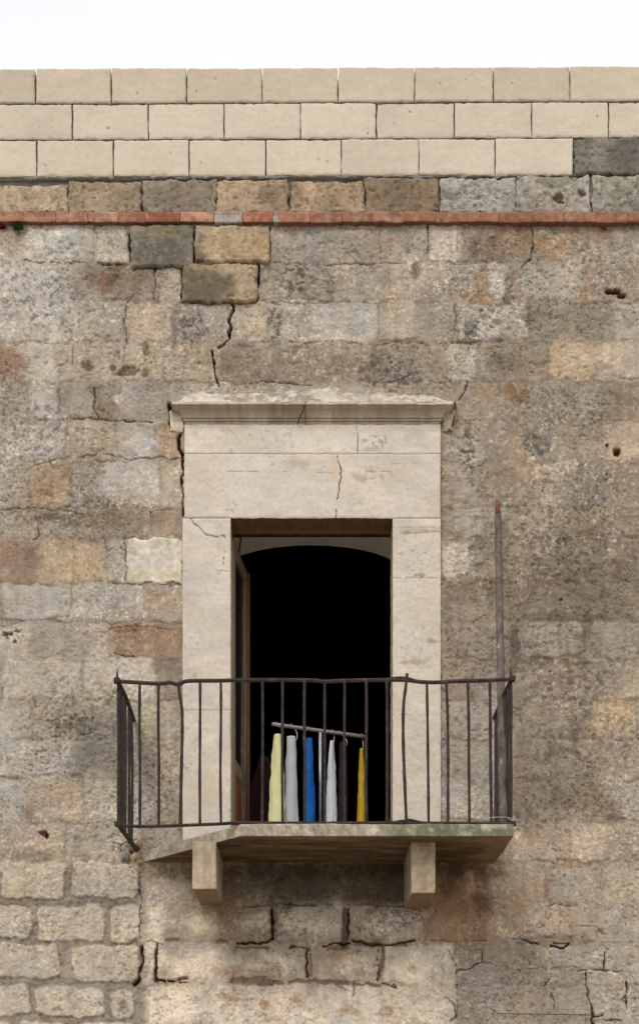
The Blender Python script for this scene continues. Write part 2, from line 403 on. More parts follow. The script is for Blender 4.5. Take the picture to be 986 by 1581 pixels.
# lime-washed, pale grey-blue area at upper left
cv.blob(60, 450, 95, 120, (190, 188, 183), .55, 1, 50)
cv.blob(20, 560, 60, 90, (180, 174, 164), .35, 2, 40)
cv.blob(85, 375, 60, 40, (188, 188, 182), .5, 3, 20)
cv.blob(12, 563, 36, 28, (140, 106, 80), .7, 4, 14)
cv.blob(96, 555, 16, 24, (150, 122, 96), .5, 5, 12)
# brown streaks and broken surface
cv.blob(185, 430, 60, 24, (122, 98, 78), .55, 6, 14, dh=-.008)
cv.blob(166, 440, 16, 18, (150, 100, 74), .7, 7, 8, dh=-.006)
cv.blob(176, 428, 14, 10, (84, 78, 56), .7, 8, 8, dh=-.006)
cv.blob(180, 410, 22, 8, (84, 70, 54), .6, 9, 8, dh=-.008)
cv.blob(20, 370, 22, 26, (170, 142, 114), .55, 10, 12)
for q in ((134,565,12,8),(196,572,18,10),(224,578,7,8),(175,568,8,5),(226,540,8,12)):
    cv.blob(*q, (98, 82, 66), .75, 11, 8, dh=-.012)
cv.blob(270, 500, 9, 44, (112, 102, 92), .55, 12, 12)
cv.blob(300, 505, 30, 30, (128, 120, 112), .4, 13, 16)
cv.blob(470, 570, 150, 32, (132, 116, 98), .55, 14, 22, dh=-.004)
cv.blob(590, 575, 60, 30, (118, 102, 84), .5, 15, 14, dh=-.005)
cv.blob(360, 575, 40, 34, (140, 116, 88), .45, 16, 16)
cv.blob(535, 505, 75, 26, (180, 176, 166), .5, 17, 18)
cv.blob(640, 418, 12, 14, (118, 84, 62), .75, 18, 8, dh=-.008)
cv.blob(650, 450, 26, 12, (160, 124, 100), .4, 19, 12)
cv.blob(425, 500, 14, 40, (126, 118, 108), .4, 20, 12)
# orange stains upper right
for q in ((740,440,12,38),(795,435,12,32),(850,380,36,30),(765,462,60,9),(905,440,14,40),(935,352,12,40),(800,372,50,24)):
    cv.blob(*q, (160, 124, 90), .6, 21, 14)
cv.blob(766, 437, 14, 30, (182, 176, 166), .8, 22, 10)
cv.blob(850, 435, 58, 28, (176, 170, 156), .7, 23, 14)
cv.blob(755, 385, 40, 22, (118, 98, 80), .5, 24, 9, dh=-.007)
cv.blob(885, 555, 40, 40, (190, 162, 130), .35, 25, 20)
cv.blob(890, 556, 22, 24, (190, 176, 152), .6, 26, 16)
cv.blob(955, 555, 34, 30, (184, 168, 146), .55, 27, 16)
cv.blob(795, 608, 30, 20, (140, 100, 66), .75, 28, 10)
cv.blob(745, 610, 20, 16, (172, 142, 108), .5, 29, 10)
cv.blob(735, 560, 24, 20, (178, 176, 170), .6, 30, 12)
cv.blob(722, 510, 14, 26, (116, 112, 108), .5, 31, 10)
cv.blob(790, 560, 50, 20, (126, 110, 92), .4, 31, 10, dh=-.004)
cv.blob(870, 630, 60, 26, (150, 142, 130), .6, 32, 20)
cv.blob(965, 490, 24, 20, (148, 146, 136), .5, 33, 12)
# mid right
cv.blob(725, 700, 28, 52, (170, 164, 154), .45, 34, 20)
cv.blob(828, 680, 30, 26, (112, 108, 100), .65, 35, 14)
cv.blob(800, 690, 14, 40, (182, 146, 108), .35, 36, 18)
cv.blob(830, 735, 30, 22, (184, 154, 118), .45, 37, 18)
cv.blob(900, 750, 60, 36, (122, 114, 104), .5, 38, 22)
cv.blob(960, 690, 40, 24, (188, 166, 136), .5, 39, 18)
cv.blob(720, 790, 34, 40, (160, 150, 136), .4, 40, 16)
cv.blob(945, 850, 90, 60, (118, 102, 84), .55, 41, 26)
cv.blob(860, 880, 110, 24, (114, 98, 80), .5, 42, 20)
cv.blob(860, 920, 110, 40, (116, 101, 84), .5, 43, 26)
cv.blob(710, 915, 30, 24, (112, 98, 82), .5, 44, 12)
cv.blob(690, 950, 10, 60, (106, 92, 76), .45, 45, 12)  # shadow to the right of the jamb, painted as a dark strip
cv.blob(860, 955, 110, 12, (100, 84, 66), .6, 46, 14, dh=-.004)
cv.stone(802, 962, 902, 1012, (148, 142, 130), .8, 6, .004, 16, .4, (100, 86, 68), 3)
cv.blob(795, 990, 10, 30, (94, 78, 60), .6, 48, 10)
cv.blob(906, 970, 10, 30, (104, 88, 68), .6, 49, 10)
cv.blob(850, 1022, 100, 10, (100, 84, 66), .6, 50, 14)
cv.blob(862, 1050, 60, 22, (118, 104, 88), .45, 51, 16)
cv.blob(945, 1085, 40, 8, (150, 114, 84), .5, 52, 10)
cv.blob(935, 1115, 20, 32, (188, 164, 124), .7, 53, 12)
cv.blob(890, 1130, 22, 14, (110, 96, 80), .5, 54, 10)
cv.blob(850, 1160, 60, 26, (122, 106, 90), .45, 55, 16)
cv.blob(735, 1130, 40, 50, (164, 160, 152), .5, 56, 22)
cv.blob(735, 1210, 40, 50, (158, 154, 146), .5, 57, 22)
cv.blob(700, 1040, 20, 40, (150, 126, 104), .4, 58, 14)
cv.blob(688, 1200, 7, 90, (108, 96, 82), .4, 59, 12)  # lower run of the jamb's painted shadow
cv.blob(895, 1235, 60, 30, (128, 108, 88), .5, 60, 16)
cv.blob(925, 1265, 40, 10, (112, 96, 78), .5, 61, 12)
cv.blob(962, 1225, 24, 24, (160, 152, 142), .5, 62, 14)
cv.blob(940, 1150, 60, 60, (176, 150, 122), .25, 63, 30)
cv.blob(860, 1300, 100, 50, (190, 170, 146), .5, 64, 30)
cv.blob(880, 1335, 40, 12, (140, 116, 92), .5, 65, 12)
cv.blob(895, 1375, 46, 24, (160, 152, 142), .6, 66, 16)
cv.blob(843, 1370, 5, 26, (150, 116, 92), .6, 67, 8)
cv.blob(850, 1420, 90, 14, (186, 166, 142), .5, 68, 20)
cv.blob(850, 1452, 66, 12, (116, 98, 80), .6, 69, 12, dh=-.004)
# under the balcony: dark brown band and patches, paler ones lower down
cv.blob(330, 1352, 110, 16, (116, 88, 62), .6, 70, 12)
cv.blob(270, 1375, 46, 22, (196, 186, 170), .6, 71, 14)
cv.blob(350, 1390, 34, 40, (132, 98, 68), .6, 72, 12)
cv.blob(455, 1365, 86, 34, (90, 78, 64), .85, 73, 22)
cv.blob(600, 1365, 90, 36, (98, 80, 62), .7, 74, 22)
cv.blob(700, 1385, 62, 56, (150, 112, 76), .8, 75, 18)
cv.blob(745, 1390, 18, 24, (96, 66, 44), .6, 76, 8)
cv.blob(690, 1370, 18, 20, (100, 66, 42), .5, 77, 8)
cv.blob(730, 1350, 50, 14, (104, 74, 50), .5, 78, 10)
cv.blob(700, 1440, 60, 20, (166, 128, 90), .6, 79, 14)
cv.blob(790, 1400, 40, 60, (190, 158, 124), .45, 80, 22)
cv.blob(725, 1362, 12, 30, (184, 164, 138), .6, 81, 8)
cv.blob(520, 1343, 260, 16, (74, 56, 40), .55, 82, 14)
cv.blob(400, 1425, 24, 20, (202, 194, 182), .6, 83, 12)
cv.blob(345, 1435, 44, 20, (178, 150, 116), .4, 84, 14)
cv.blob(595, 1425, 55, 22, (196, 186, 170), .55, 85, 14)
cv.blob(470, 1430, 42, 20, (168, 156, 140), .5, 86, 14)
cv.blob(530, 1430, 36, 22, (186, 158, 126), .3, 87, 14)
for q in ((320,1490,60,26),(300,1545,90,34),(430,1555,90,24),(560,1550,90,28),(660,1500,44,40),(430,1490,36,18)):
    cv.blob(*q, (214, 200, 180), .75, 88, 22)
for q in ((395,1427,34,20),(595,1428,50,22),(475,1430,46,20),(300,1492,60,28),(540,1488,40,20),(420,1490,44,20),(640,1495,44,26),(470,1560,200,34),(270,1550,60,34),(640,1560,50,28),(240,1420,26,60),(300,1425,40,20)):
    cv.blob(*q, (226, 211, 188), .92, int(q[0]) % 37, 26, .5)
for q in ((520,1475,30,10),(350,1500,30,12),(560,1450,60,6),(420,1500,20,16),(350,1400,40,12)): cv.blob(*q, (168, 132, 96), .5, int(q[0]) % 29, 10)
for q in ((460,1545,12,10),(520,1490,20,14),(540,1560,16,12),(352,1540,22,9),(408,1552,10,12),(635,1497,9,8),(600,1560,14,10)):
    cv.blob(*q, (176, 136, 92), .55, 89, 8)
br = random.Random(31)
for yb in (712, 785, 830, 898, 958, 1020, 1080, 1140, 1203, 1268, 1330):
    x = 690 if yb > 900 or yb < 840 else 735
    while x < 1500:
        x2 = x+br.uniform(50, 120); cv.crack([(x, yb+br.uniform(-3, 3)), ((x+x2)/2, yb+br.uniform(-4, 4)), (x2, yb+br.uniform(-3, 3))], br.uniform(4, 9), .005, (98, 82, 64), br.uniform(.12, .5), 3.0)
        if br.random() < .55: cv.crack([(x2, yb+2), (x2+br.uniform(-4, 4), yb+30), (x2, yb+58)], br.uniform(3, 7), .004, (100, 84, 66), br.uniform(.1, .4), 3.0)
        x = x2+br.uniform(-5, 30)
for yb in (465, 528, 590, 648, 710, 786, 830, 900, 958, 1018, 1080, 1140, 1202, 1270):
    x = -500
    while x < 275:
        x2 = x+br.uniform(50, 120); cv.crack([(x, yb+br.uniform(-3, 3)), ((x+x2)/2, yb+br.uniform(-4, 4)), (min(x2, 279), yb+br.uniform(-3, 3))], br.uniform(2.5, 6), .005, (112, 94, 74), br.uniform(.08, .42), 2.5)
        x = x2+br.uniform(-5, 30)
for yb in (405, 467, 528, 588):
    x = 400
    while x < 1500:
        x2 = x+br.uniform(40, 110); cv.crack([(x, yb+br.uniform(-3, 3)), ((x+x2)/2, yb+br.uniform(-3, 3)), (x2, yb+br.uniform(-3, 3))], br.uniform(2, 5), .006, (100, 84, 66), br.uniform(.12, .5), 2.5)
        x = x2+br.uniform(0, 40)
# small dark lichens and pits everywhere
sp = random.Random(11)
for q in ((430,410,50,50),(470,440,60,30),(700,440,50,40),(540,400,90,40),(590,560,120,36),(760,380,70,30),(720,500,30,50),
          (725,690,34,90),(800,480,90,40),(40,640,60,50),(70,790,90,30),(160,810,80,24),(200,780,60,14),(60,700,50,60),(60,450,80,90),(130,1090,110,50),
          (190,1150,70,50),(60,1180,70,40),(250,1200,30,60),(800,860,160,60),(880,760,110,60),(850,1010,140,60),(900,1140,120,70),
          (860,1240,140,50),(500,1370,140,30),(600,1420,60,26),(450,1430,60,26),(640,1400,40,40),(900,630,100,40),(300,430,60,30),(130,300,200,20)):
    cv.speck(*q, (98, 86, 72), .5, sp.randint(1, 99), sp.uniform(3.6, 6.5), .12, -.004)
for q in ((850,850,150,80),(740,1180,60,90),(860,1100,150,120),(130,1060,120,60),(60,1150,100,60),(800,700,160,120),(500,560,160,50),(250,1130,40,100),(900,420,120,60)):
    cv.speck(*q, (196, 184, 166), .38, sp.randint(1, 99), sp.uniform(5, 8), .14, .002)
for q in ((722,700,18,64),(828,690,28,24),(725,520,14,28),(455,430,30,30),(425,500,12,36),(590,575,60,24),(300,500,26,30),(140,1120,80,24)):
    cv.speck(*q, (80, 77, 73), .75, sp.randint(1, 99), 4.2, .02, -.003)
# left: grey lichen bands
cv.blob(150, 1125, 90, 20, (122, 116, 104), .4, 90, 14)
cv.blob(140, 1170, 42, 30, (118, 114, 104), .45, 91, 14)
cv.blob(175, 1100, 30, 40, (126, 120, 108), .4, 92, 14)
cv.blob(75, 1190, 60, 26, (180, 176, 170), .5, 93, 20)
cv.blob(22, 1225, 30, 28, (172, 172, 172), .65, 94, 12)
cv.blob(40, 1255, 12, 14, (140, 112, 86), .5, 95, 8)
cv.blob(85, 1225, 22, 18, (190, 160, 124), .45, 96, 10)
cv.blob(60, 1320, 70, 12, (126, 112, 94), .5, 97, 12)
cv.blob(120, 1310, 22, 30, (140, 130, 114), .5, 98, 12)
cv.blob(150, 1360, 36, 20, (172, 170, 160), .6, 99, 12)
cv.blob(225, 988, 52, 22, (162, 126, 98), .55, 100, 10)
cv.blob(195, 972, 24, 5, (120, 84, 62), .6, 101, 8)
cv.blob(256, 1025, 26, 16, (128, 112, 92), .5, 102, 8)
cv.blob(75, 925, 50, 26, (170, 166, 156), .6, 103, 14)
cv.blob(170, 930, 50, 28, (164, 160, 150), .6, 104, 14)
cv.blob(248, 925, 26, 28, (178, 154, 122), .5, 105, 14)
cv.blob(30, 870, 50, 34, (144, 120, 100), .45, 106, 16)
cv.blob(90, 870, 34, 30, (196, 172, 138), .5, 107, 14)
cv.blob(125, 875, 22, 30, (198, 166, 128), .5, 108, 14)
cv.blob(78, 752, 34, 30, (186, 152, 116), .6, 109, 14)
cv.blob(75, 760, 12, 9, (126, 98, 72), .6, 110, 8)
cv.blob(75, 800, 24, 10, (96, 78, 62), .6, 111, 8, dh=-.01)
cv.blob(160, 800, 100, 14, (128, 108, 86), .5, 112, 10, dh=-.004)
cv.blob(200, 742, 40, 26, (176, 174, 166), .7, 113, 14)
cv.blob(140, 770, 24, 14, (120, 108, 92), .5, 114, 10)
cv.blob(262, 815, 22, 22, (162, 134, 104), .4, 115, 10)
cv.blob(262, 690, 20, 28, (170, 140, 112), .45, 116, 10)
cv.blob(45, 690, 42, 30, (172, 174, 174), .5, 117, 14)
cv.blob(222, 688, 26, 22, (182, 182, 178), .6, 118, 12)
cv.blob(165, 630, 24, 20, (130, 108, 88), .5, 119, 10)
cv.blob(182, 616, 8, 10, (206, 196, 182), .8, 120, 6)
cv.blob(232, 652, 24, 8, (190, 190, 184), .6, 121, 8)
cv.blob(30, 975, 26, 16, (200, 190, 172), .5, 122, 12)
cv.speck(22, 980, 18, 16, (70, 58, 46), .9, 7, 6, .04, -.008)
cv.blob(228, 1105, 14, 22, (176, 158, 118), .6, 123, 6)
cv.blob(205, 1130, 6, 50, (196, 176, 144), .5, 124, 8)
# clear grey mortar work at lower left (recessed beds, pale stones)
w_ = cv.win(-400, 1330, 232, 1600, 0)
m = sst(236, 212, cv.U[w_]+0*cv.V[w_])*sst(1322, 1342, cv.V[w_])*sst(1720, 1600, cv.V[w_])
cv.blend(w_, m*.9, (140, 130, 116)); cv.h[w_] -= m*.004
for q in ((-95,1332,-6,1385),(4,1332,100,1387),(112,1330,215,1388),(-60,1397,46,1449),(56,1399,161,1452),(170,1399,216,1454),(-110,1458,-12,1512),(-4,1457,92,1512),(111,1459,218,1515),
          (-60,1522,50,1569),(58,1525,162,1568),(172,1527,206,1571),(-90,1577,20,1625),(30,1578,110,1626),(122,1577,206,1626),(-60,1636,60,1690),(72,1636,190,1690)):
    cv.stone(*q, np.array((190, 178, 160))+rnd.uniform(-7, 7), .95, 2.5, .010, 11, .35, (112, 100, 84), 1.6, .003)
cv.blob(190, 1552, 8, 10, (120, 100, 80), .7, 125, 6)
cv.blob(110, 1342, 12, 14, (132, 120, 104), .6, 126, 8)
# white quoin beside the right jamb
cv.stone(682, 838, 722, 889, (196, 186, 168), .9, 4, .003, 6, .2)
cv.speck(702, 860, 22, 26, (160, 148, 130), .4, 5, 5, .15)
# cement skim at lower right
w_ = cv.win(700, 1478, 925, 1760, 0)
m = sst(703, 707, cv.U[w_]+0)*sst(912, 900, cv.U[w_]-(cv.V[w_]-1500)*.12)*sst(1490, 1500, cv.V[w_]-14*fbm(cv.X[w_], cv.Y[w_], 60, 5, 2))*sst(1760, 1740, cv.V[w_])
cv.blend(w_, m*.85, (154, 142, 128)); cv.h[w_] += m*.003
# joints, open beds and cracks
BR = (88, 62, 46)
for pts, wd, dp, col, al in (
 ([(357,466),(361,474),(357,484),(353,494),(355,508),(353,520),(347,530),(338,536)], 5.5, .05, (22,16,12), 1),
 ([(327,541),(330,556),(333,574),(338,595)], 5, .05, (22,16,12), 1),
 ([(330,604),(312,610),(290,616)], 1.6, .01, (90,74,60), .7), ([(352,596),(380,590),(410,588)], 1.6, .01, (90,74,60), .6),
 ([(399,408),(399,440),(397,464)], 4, .04, (26,19,15), 1), ([(416,350),(416,398),(404,405)], 4, .04, (30,22,17), 1),
 ([(200,360),(201,402),(206,412),(250,412),(292,406)], 5, .04, (28,21,16), 1), ([(298,350),(298,404)], 5, .04, (28,21,16), 1),
 ([(281,414),(280,462)], 4, .03, (34,26,20), 1), ([(280,466),(330,468),(397,466)], 4, .03, (34,26,20), .9),
 ([(238,412),(240,440),(238,462)], 3, .012, (92,64,48), .8),
 ([(207,455),(194,468),(193,500),(195,528)], 2, .012, (76,60,46), .8), ([(143,348),(148,360),(150,370)], 2.4, .015, (50,40,32), .8),
 ([(38,402),(60,404),(100,404),(136,405)], 2, .012, (84,70,56), .8), ([(150,406),(200,408)], 3, .012, (70,56,44), .7),
 ([(113,535),(113,565)], 1.6, .01, (84,70,56), .7), ([(195,530),(190,560)], 1.6, .01, (84,70,56), .6), ([(145,600),(146,632),(152,645)], 3, .015, (78,64,50), .8),
 ([(92,600),(92,640)], 2.4, .01, (88,74,60), .6), ([(90,648),(140,646),(190,650),(235,652)], 2.6, .012, (84,68,54), .8),
 ([(120,706),(160,700),(200,708),(280,708)], 2.4, .012, (88,70,56), .75), ([(46,722),(70,714),(105,706)], 2, .01, (88,66,48), .7),
 ([(5,786),(60,784),(110,790),(136,792)], 2, .01, (90,74,60), .6), ([(232,790),(280,785)], 2, .01, (80,62,46), .7), ([(232,788),(232,800)], 2, .01, (70,56,44), .8),
 ([(60,802),(60,826),(50,832)], 2.4, .012, (74,60,48), .7), ([(160,830),(166,850),(178,845)], 2, .01, (84,68,54), .6), ([(193,838),(195,870),(194,897)], 2.4, .012, (84,68,54), .8),
 ([(5,956),(60,958),(105,952)], 5, .006, (128,106,84), .6), ([(112,900),(110,940),(104,956)], 5, .005, (130,108,86), .5), ([(118,960),(180,962),(228,955)], 5, .005, (134,112,88), .5), ([(170,898),(200,902)], 2, .01, (84,68,54), .6),
 ([(172,968),(228,966),(262,974)], 2.4, .01, (104,70,52), .8), ([(174,1008),(210,1014)], 2.4, .01, (104,70,52), .8),
 # mid, below the string course
 ([(500,408),(540,406),(580,407),(620,408)], 2.2, .012, (84,70,56), .65), ([(414,404),(470,406)], 1.8, .01, (90,76,60), .5), ([(661,348),(660,378),(659,394)], 2.6, .015, (54,42,34), .85),
 ([(414,466),(470,468),(540,466),(585,468)], 2, .008, (112,96,78), .6), ([(583,470),(584,512)], 1.6, .008, (108,94,78), .5), ([(470,528),(520,526),(580,532),(610,528)], 2.4, .01, (100,82,64), .6),
 ([(400,588),(440,590),(480,596)], 2.2, .012, (84,68,54), .7), ([(475,534),(475,580)], 2, .008, (112,94,76), .5), ([(610,528),(640,522)], 2, .01, (100,84,68), .6), ([(600,590),(625,582),(640,576)], 3, .014, (84,66,50), .6),
 ([(821,346),(822,370),(820,398),(806,412)], 2.6, .018, (60,46,36), .8), ([(706,350),(706,396)], 1.4, .008, (100,84,70), .6), ([(703,470),(702,510),(696,530)], 1.8, .01, (76,62,50), .7),
 ([(930,346),(936,352)], 3, .014, (60,46,36), .7), ([(722,590),(715,604),(708,618)], 2.6, .014, (60,46,36), .8), ([(700,655),(706,648),(745,648)], 1.6, .01, (88,72,58), .7),
 ([(940,406),(986,405)], 2, .01, (96,80,64), .6), ([(700,408),(740,406)], 2, .01, (96,80,64), .6), ([(850,470),(986,468)], 2.4, .008, (104,86,68), .4),
 # lower
 ([(217,1345),(215,1370),(217,1390),(216,1420),(217,1462)], 2.2, .014, (60,44,33), .85), ([(204,1330),(214,1352),(224,1340)], 1.8, .01, (90,66,50), .7),
 ([(220,1460),(219,1490),(214,1514),(206,1522)], 5, .03, (52,36,27), 1), ([(243,1457),(241,1480),(241,1512),(256,1516)], 5, .035, (44,30,22), 1),
 ([(222,1455),(235,1453),(250,1458)], 5, .01, (128,92,70), .7), ([(256,1452),(276,1451)], 7, .01, (134,100,78), .8), ([(334,1453),(352,1453)], 5, .01, (120,88,68), .8),
 ([(364,1458),(390,1456),(414,1453),(420,1448)], 5, .035, (34,23,17), 1), ([(365,1464),(395,1462),(412,1462)], 7, .012, (118,90,72), .8),
 ([(421,1402),(420,1425),(420,1448)], 4.5, .035, (34,23,17), 1), ([(424,1410),(424,1452)], 6, .01, (112,84,66), .6), ([(376,1400),(400,1397),(450,1396),(490,1398)], 3, .015, (64,48,36), .7),
 ([(533,1402),(532,1430),(530,1456)], 11, .02, (108,84,68), .9), ([(537,1402),(537,1450)], 3, .04, (34,23,17), 1), ([(500,1461),(515,1457),(538,1456)], 4.5, .035, (34,23,17), 1),
 ([(505,1465),(535,1462)], 7, .012, (118,92,74), .8), ([(545,1452),(570,1457),(600,1458),(640,1452)], 4, .035, (40,27,20), 1), ([(555,1456),(625,1459)], 8, .012, (120,92,74), .7),
 ([(590,1462),(592,1480),(586,1500),(585,1512)], 7, .014, (126,100,80), .9), ([(582,1464),(584,1490),(584,1514)], 2, .02, (60,44,34), .9), ([(450,1460),(468,1462),(478,1466)], 5, .014, (110,80,62), .9),
 ([(448,1463),(456,1460)], 3, .03, (50,36,28), .9), ([(473,1466),(474,1485),(474,1506)], 4, .03, (56,38,29), 1), ([(480,1472),(480,1506)], 6, .012, (128,98,78), .8),
 ([(360,1515),(390,1512),(420,1517)], 11, .012, (132,106,88), .9), ([(424,1516),(434,1515)], 6, .012, (132,106,88), .8), ([(447,1517),(470,1514),(500,1517)], 9, .013, (124,96,78), .9),
 ([(506,1516),(540,1519),(584,1521)], 7, .013, (132,102,82), .9), ([(546,1520),(546,1536)], 6, .01, (132,102,82), .8), ([(524,1522),(532,1528)], 6, .01, (132,102,82), .7), ([(590,1518),(600,1520),(612,1526),(608,1520)], 3, .018, (70,54,42), .9),
 ([(240,1515),(246,1517)], 4, .03, (36,26,20), 1), ([(260,1515),(268,1516)], 5, .03, (36,26,20), 1), ([(277,1514),(288,1512)], 6, .016, (120,84,64), .9), ([(290,1517),(276,1518)], 2, .02, (60,44,34), .9),
 ([(560,1396),(600,1398),(650,1404)], 2.6, .012, (70,52,40), .6), ([(600,1403),(652,1414),(655,1440)], 2, .01, (90,70,54), .5), ([(664,1452),(700,1454),(750,1452)], 2, .01, (108,80,60), .7),
 ([(692,1468),(704,1490),(705,1500)], 2, .014, (76,60,46), .8), ([(690,1540),(700,1552),(704,1570),(696,1578)], 2.4, .014, (80,64,50), .8), ([(705,1499),(705,1540),(705,1581)], 1.4, .01, (96,82,68), .8),
 ([(706,1498),(726,1496),(738,1486),(755,1487),(766,1492)], 2, .012, (64,48,38), .9), ([(745,1468),(744,1484)], 3, .02, (44,32,25), .95), ([(745,1466),(720,1466),(706,1460)], 2, .01, (90,70,54), .5),
 ([(770,1498),(830,1496),(890,1494)], 1.6, .008, (112,92,74), .7), ([(790,1450),(812,1452),(830,1458)], 2.6, .02, (56,40,31), .85), ([(850,1462),(870,1464),(880,1456)], 3.4, .025, (40,29,22), .95), ([(856,1458),(880,1456)], 3, .02, (44,32,25), .9),
 ([(846,1397),(880,1398)], 1.6, .01, (84,66,52), .8), ([(933,1470),(932,1496)], 3, .025, (44,32,25), .95), ([(894,1430),(920,1432),(935,1444)], 2, .012, (84,66,52), .7),
 ([(905,1500),(903,1515),(908,1540),(914,1556),(915,1590)], 4.5, .02, (62,50,40), .9), ([(892,1500),(930,1498),(960,1500)], 3, .02, (62,46,36), .8), ([(967,1514),(966,1545),(968,1560)], 3.6, .022, (52,40,31), .9),
 ([(968,1540),(976,1536)], 2, .015, (60,46,36), .8), ([(916,1570),(930,1570)], 3.4, .022, (46,34,27), .9), ([(930,1574),(960,1576)], 2.6, .018, (46,34,27), .8), ([(846,1512),(840,1522)], 3, .012, (62,50,40), .9),
 ([(850,1534),(855,1546),(857,1558)], 2, .01, (72,58,46), .9), ([(812,1478),(816,1490)], 2, .008, (92,76,60), .7), ([(758,1556),(766,1562),(758,1568)], 2.2, .01, (52,40,32), .9), ([(818,1566),(824,1571)], 3, .01, (70,56,44), .8),
 ([(934,1412),(925,1360),(930,1330)], 1.6, .008, (112,92,74), .5), ([(120,1545),(150,1550)], 1.6, .008, (110,94,78), .5),
 # beside the door frame
 ([(282,700),(282,760),(283,796)], 4, .03, (34,24,18), 1), ([(284,655),(281,668),(276,678),(277,692),(282,702)], 6, .035, (34,23,17), 1), ([(262,622),(262,645),(264,660),(282,664)], 4.5, .03, (36,26,20), 1),
 ([(700,626),(701,645),(696,660)], 2, .015, (60,45,36), .9), ([(280,830),(281,900)], 1.6, .01, (110,94,78), .6),
 ): cv.crack(pts, wd*(.85 if max(col) < 60 else 1.15 if pts[0][1] > 1390 and min(col) > 70 else 1), dp, col, al, halo=.6 if pts[0][1] > 1395 and pts[0][0] < 690 and wd > 2 and max(col) < 75 else 0)
for (x, y, rx, ry) in ((945,450,13,6),(958,457,8,5),(951,698,7,7),(936,688,3,3),(5,350,8,6),(2,345,7,6),(936,733,2,2),(866,925,2,2)):
    rx *= .85; ry *= .85; cv.blob(x, y, rx*1.5, ry*1.5, (126, 86, 62), .6, 5, 8); cv.blob(x, y, rx, ry, (62, 36, 26), 1, 6, 8, .3, dh=-.03)
cv.blob(66, 1286, 9, 5, (96, 50, 34), .9, 7, 6, dh=-.02); cv.blob(72, 1291, 4, 4, (50, 26, 20), .9, 7, 6, dh=-.02)
cv.blob(904, 1500, 16, 2.5, (226, 212, 188), .9, 3, 30, dh=.01); cv.blob(942, 1500, 8, 2, (206, 190, 166), .8, 3, 30, dh=.008)
mean = np.array((163, 151, 136), dtype=np.float32); lum = cv.c.mean(-1, keepdims=True); cv.c[:] = lum+(cv.c-lum)*np.array(1.0)
cv.c[:] = np.where(lum > 75, mean*(lum/mean.mean())*.2+cv.c*.8, cv.c)
cv.c += (mean-cv.c)*.07*(lum > 75)
cv.mottle(1.0)
fl = sst(.3, .5, fbm(cv.X, cv.Y*.8, 3.0, 51, 2))*np.clip(.35+1.1*fbm(cv.X, cv.Y, 60, 52, 2), 0, 1); cv.c *= (1+.26*fl)[..., None]
fl = sst(.34, .5, fbm(cv.X, cv.Y, 7, 53, 3))*np.clip(.1+1.1*fbm(cv.X, cv.Y, 70, 54, 2), 0, 1); cv.c *= (1+.2*fl)[..., None]
lum = cv.c.mean(-1, keepdims=True); cv.c += (lum*np.array((1.065, 1.0, .915), dtype=np.float32)-cv.c)*.10; cv.c *= np.array((.995, .985, .985), dtype=np.float32)
X, Y = cv.X, cv.Y
rockm = .6+.8*np.clip(.5+fbm(X, Y, 90, 31, 2), 0, 1)
cv.h += (.012*fbm(X, Y, 60, 32, 3, .55) + .0052*fbm(X, Y, 13, 33, 4, .62)*rockm + .0035*fbm(X, Y, 3.4, 34, 2)*rockm).astype(np.float32)
pit = fbm(X, Y, 8, 35, 3, .6); pm = np.clip(.5+1.4*fbm(X, Y, 110, 36, 2), 0, 1)
pa = sst(.26, .42, pit)*pm
cv.h -= pa*.006; cv.c *= (1-.10*pa)[..., None]
pit = fbm(X, Y, 3.6, 37, 2, .6); pa = sst(.34, .5, pit)*np.clip(.5+1.2*fbm(X, Y, 70, 38, 2), 0, 1)
cv.h -= pa*.005; cv.c *= (1-.22*pa)[..., None]
cv.h -= (.07*sst(341, 336, Y)).astype(np.float32)
xm = (X[:-1, :-1]+X[1:, 1:])/2; ym = (Y[:-1, :-1]+Y[1:, 1:])/2
keep = ~((xm > 296) & (xm < 668) & (ym > 690) & (ym < 1312))
k = 1/PPM
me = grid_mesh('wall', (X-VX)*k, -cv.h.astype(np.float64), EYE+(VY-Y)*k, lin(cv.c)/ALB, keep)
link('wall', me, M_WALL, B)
del cv, X, Y

# ---- parapet: three courses of new tuff blocks on older ones
class Join:
    def __init__(s): s.o = []
    def done(s, name, parent, mat):
        """join several meshes into ONE part"""
        cos = []; q = []; cols = []; off = 0; sizes = []
        for o in s.o:
            me = o.data; n = len(me.vertices)
            a = np.empty(n*3, dtype=np.float32); me.vertices.foreach_get('co', a); cos.append(a.reshape(-1, 3))
            c = np.empty(n*4, dtype=np.float32); me.color_attributes['Col'].data.foreach_get('color', c); cols.append(c)
            ln = len(me.loops); li = np.empty(ln, dtype=np.int32); me.loops.foreach_get('vertex_index', li); q.append(li+off)
            ls = np.empty(len(me.polygons), dtype=np.int32); me.polygons.foreach_get('loop_total', ls); sizes.append(ls)
            off += n
            bpy.data.objects.remove(o); bpy.data.meshes.remove(me)
        co = np.concatenate(cos); q = np.concatenate(q); sizes = np.concatenate(sizes)
        me = bpy.data.meshes.new(name); me.vertices.add(len(co)); me.vertices.foreach_set('co', co.ravel())
        me.loops.add(len(q)); me.loops.foreach_set('vertex_index', q)
        me.polygons.add(len(sizes)); st = np.concatenate([[0], np.cumsum(sizes)[:-1]]).astype(np.int32)
        me.polygons.foreach_set('loop_start', st); me.update(calc_edges=True)
        a = me.color_attributes.new('Col', 'FLOAT_COLOR', 'POINT'); a.data.foreach_set('color', np.concatenate(cols))
        s.o = []
        return link(name, me, mat, parent, True)

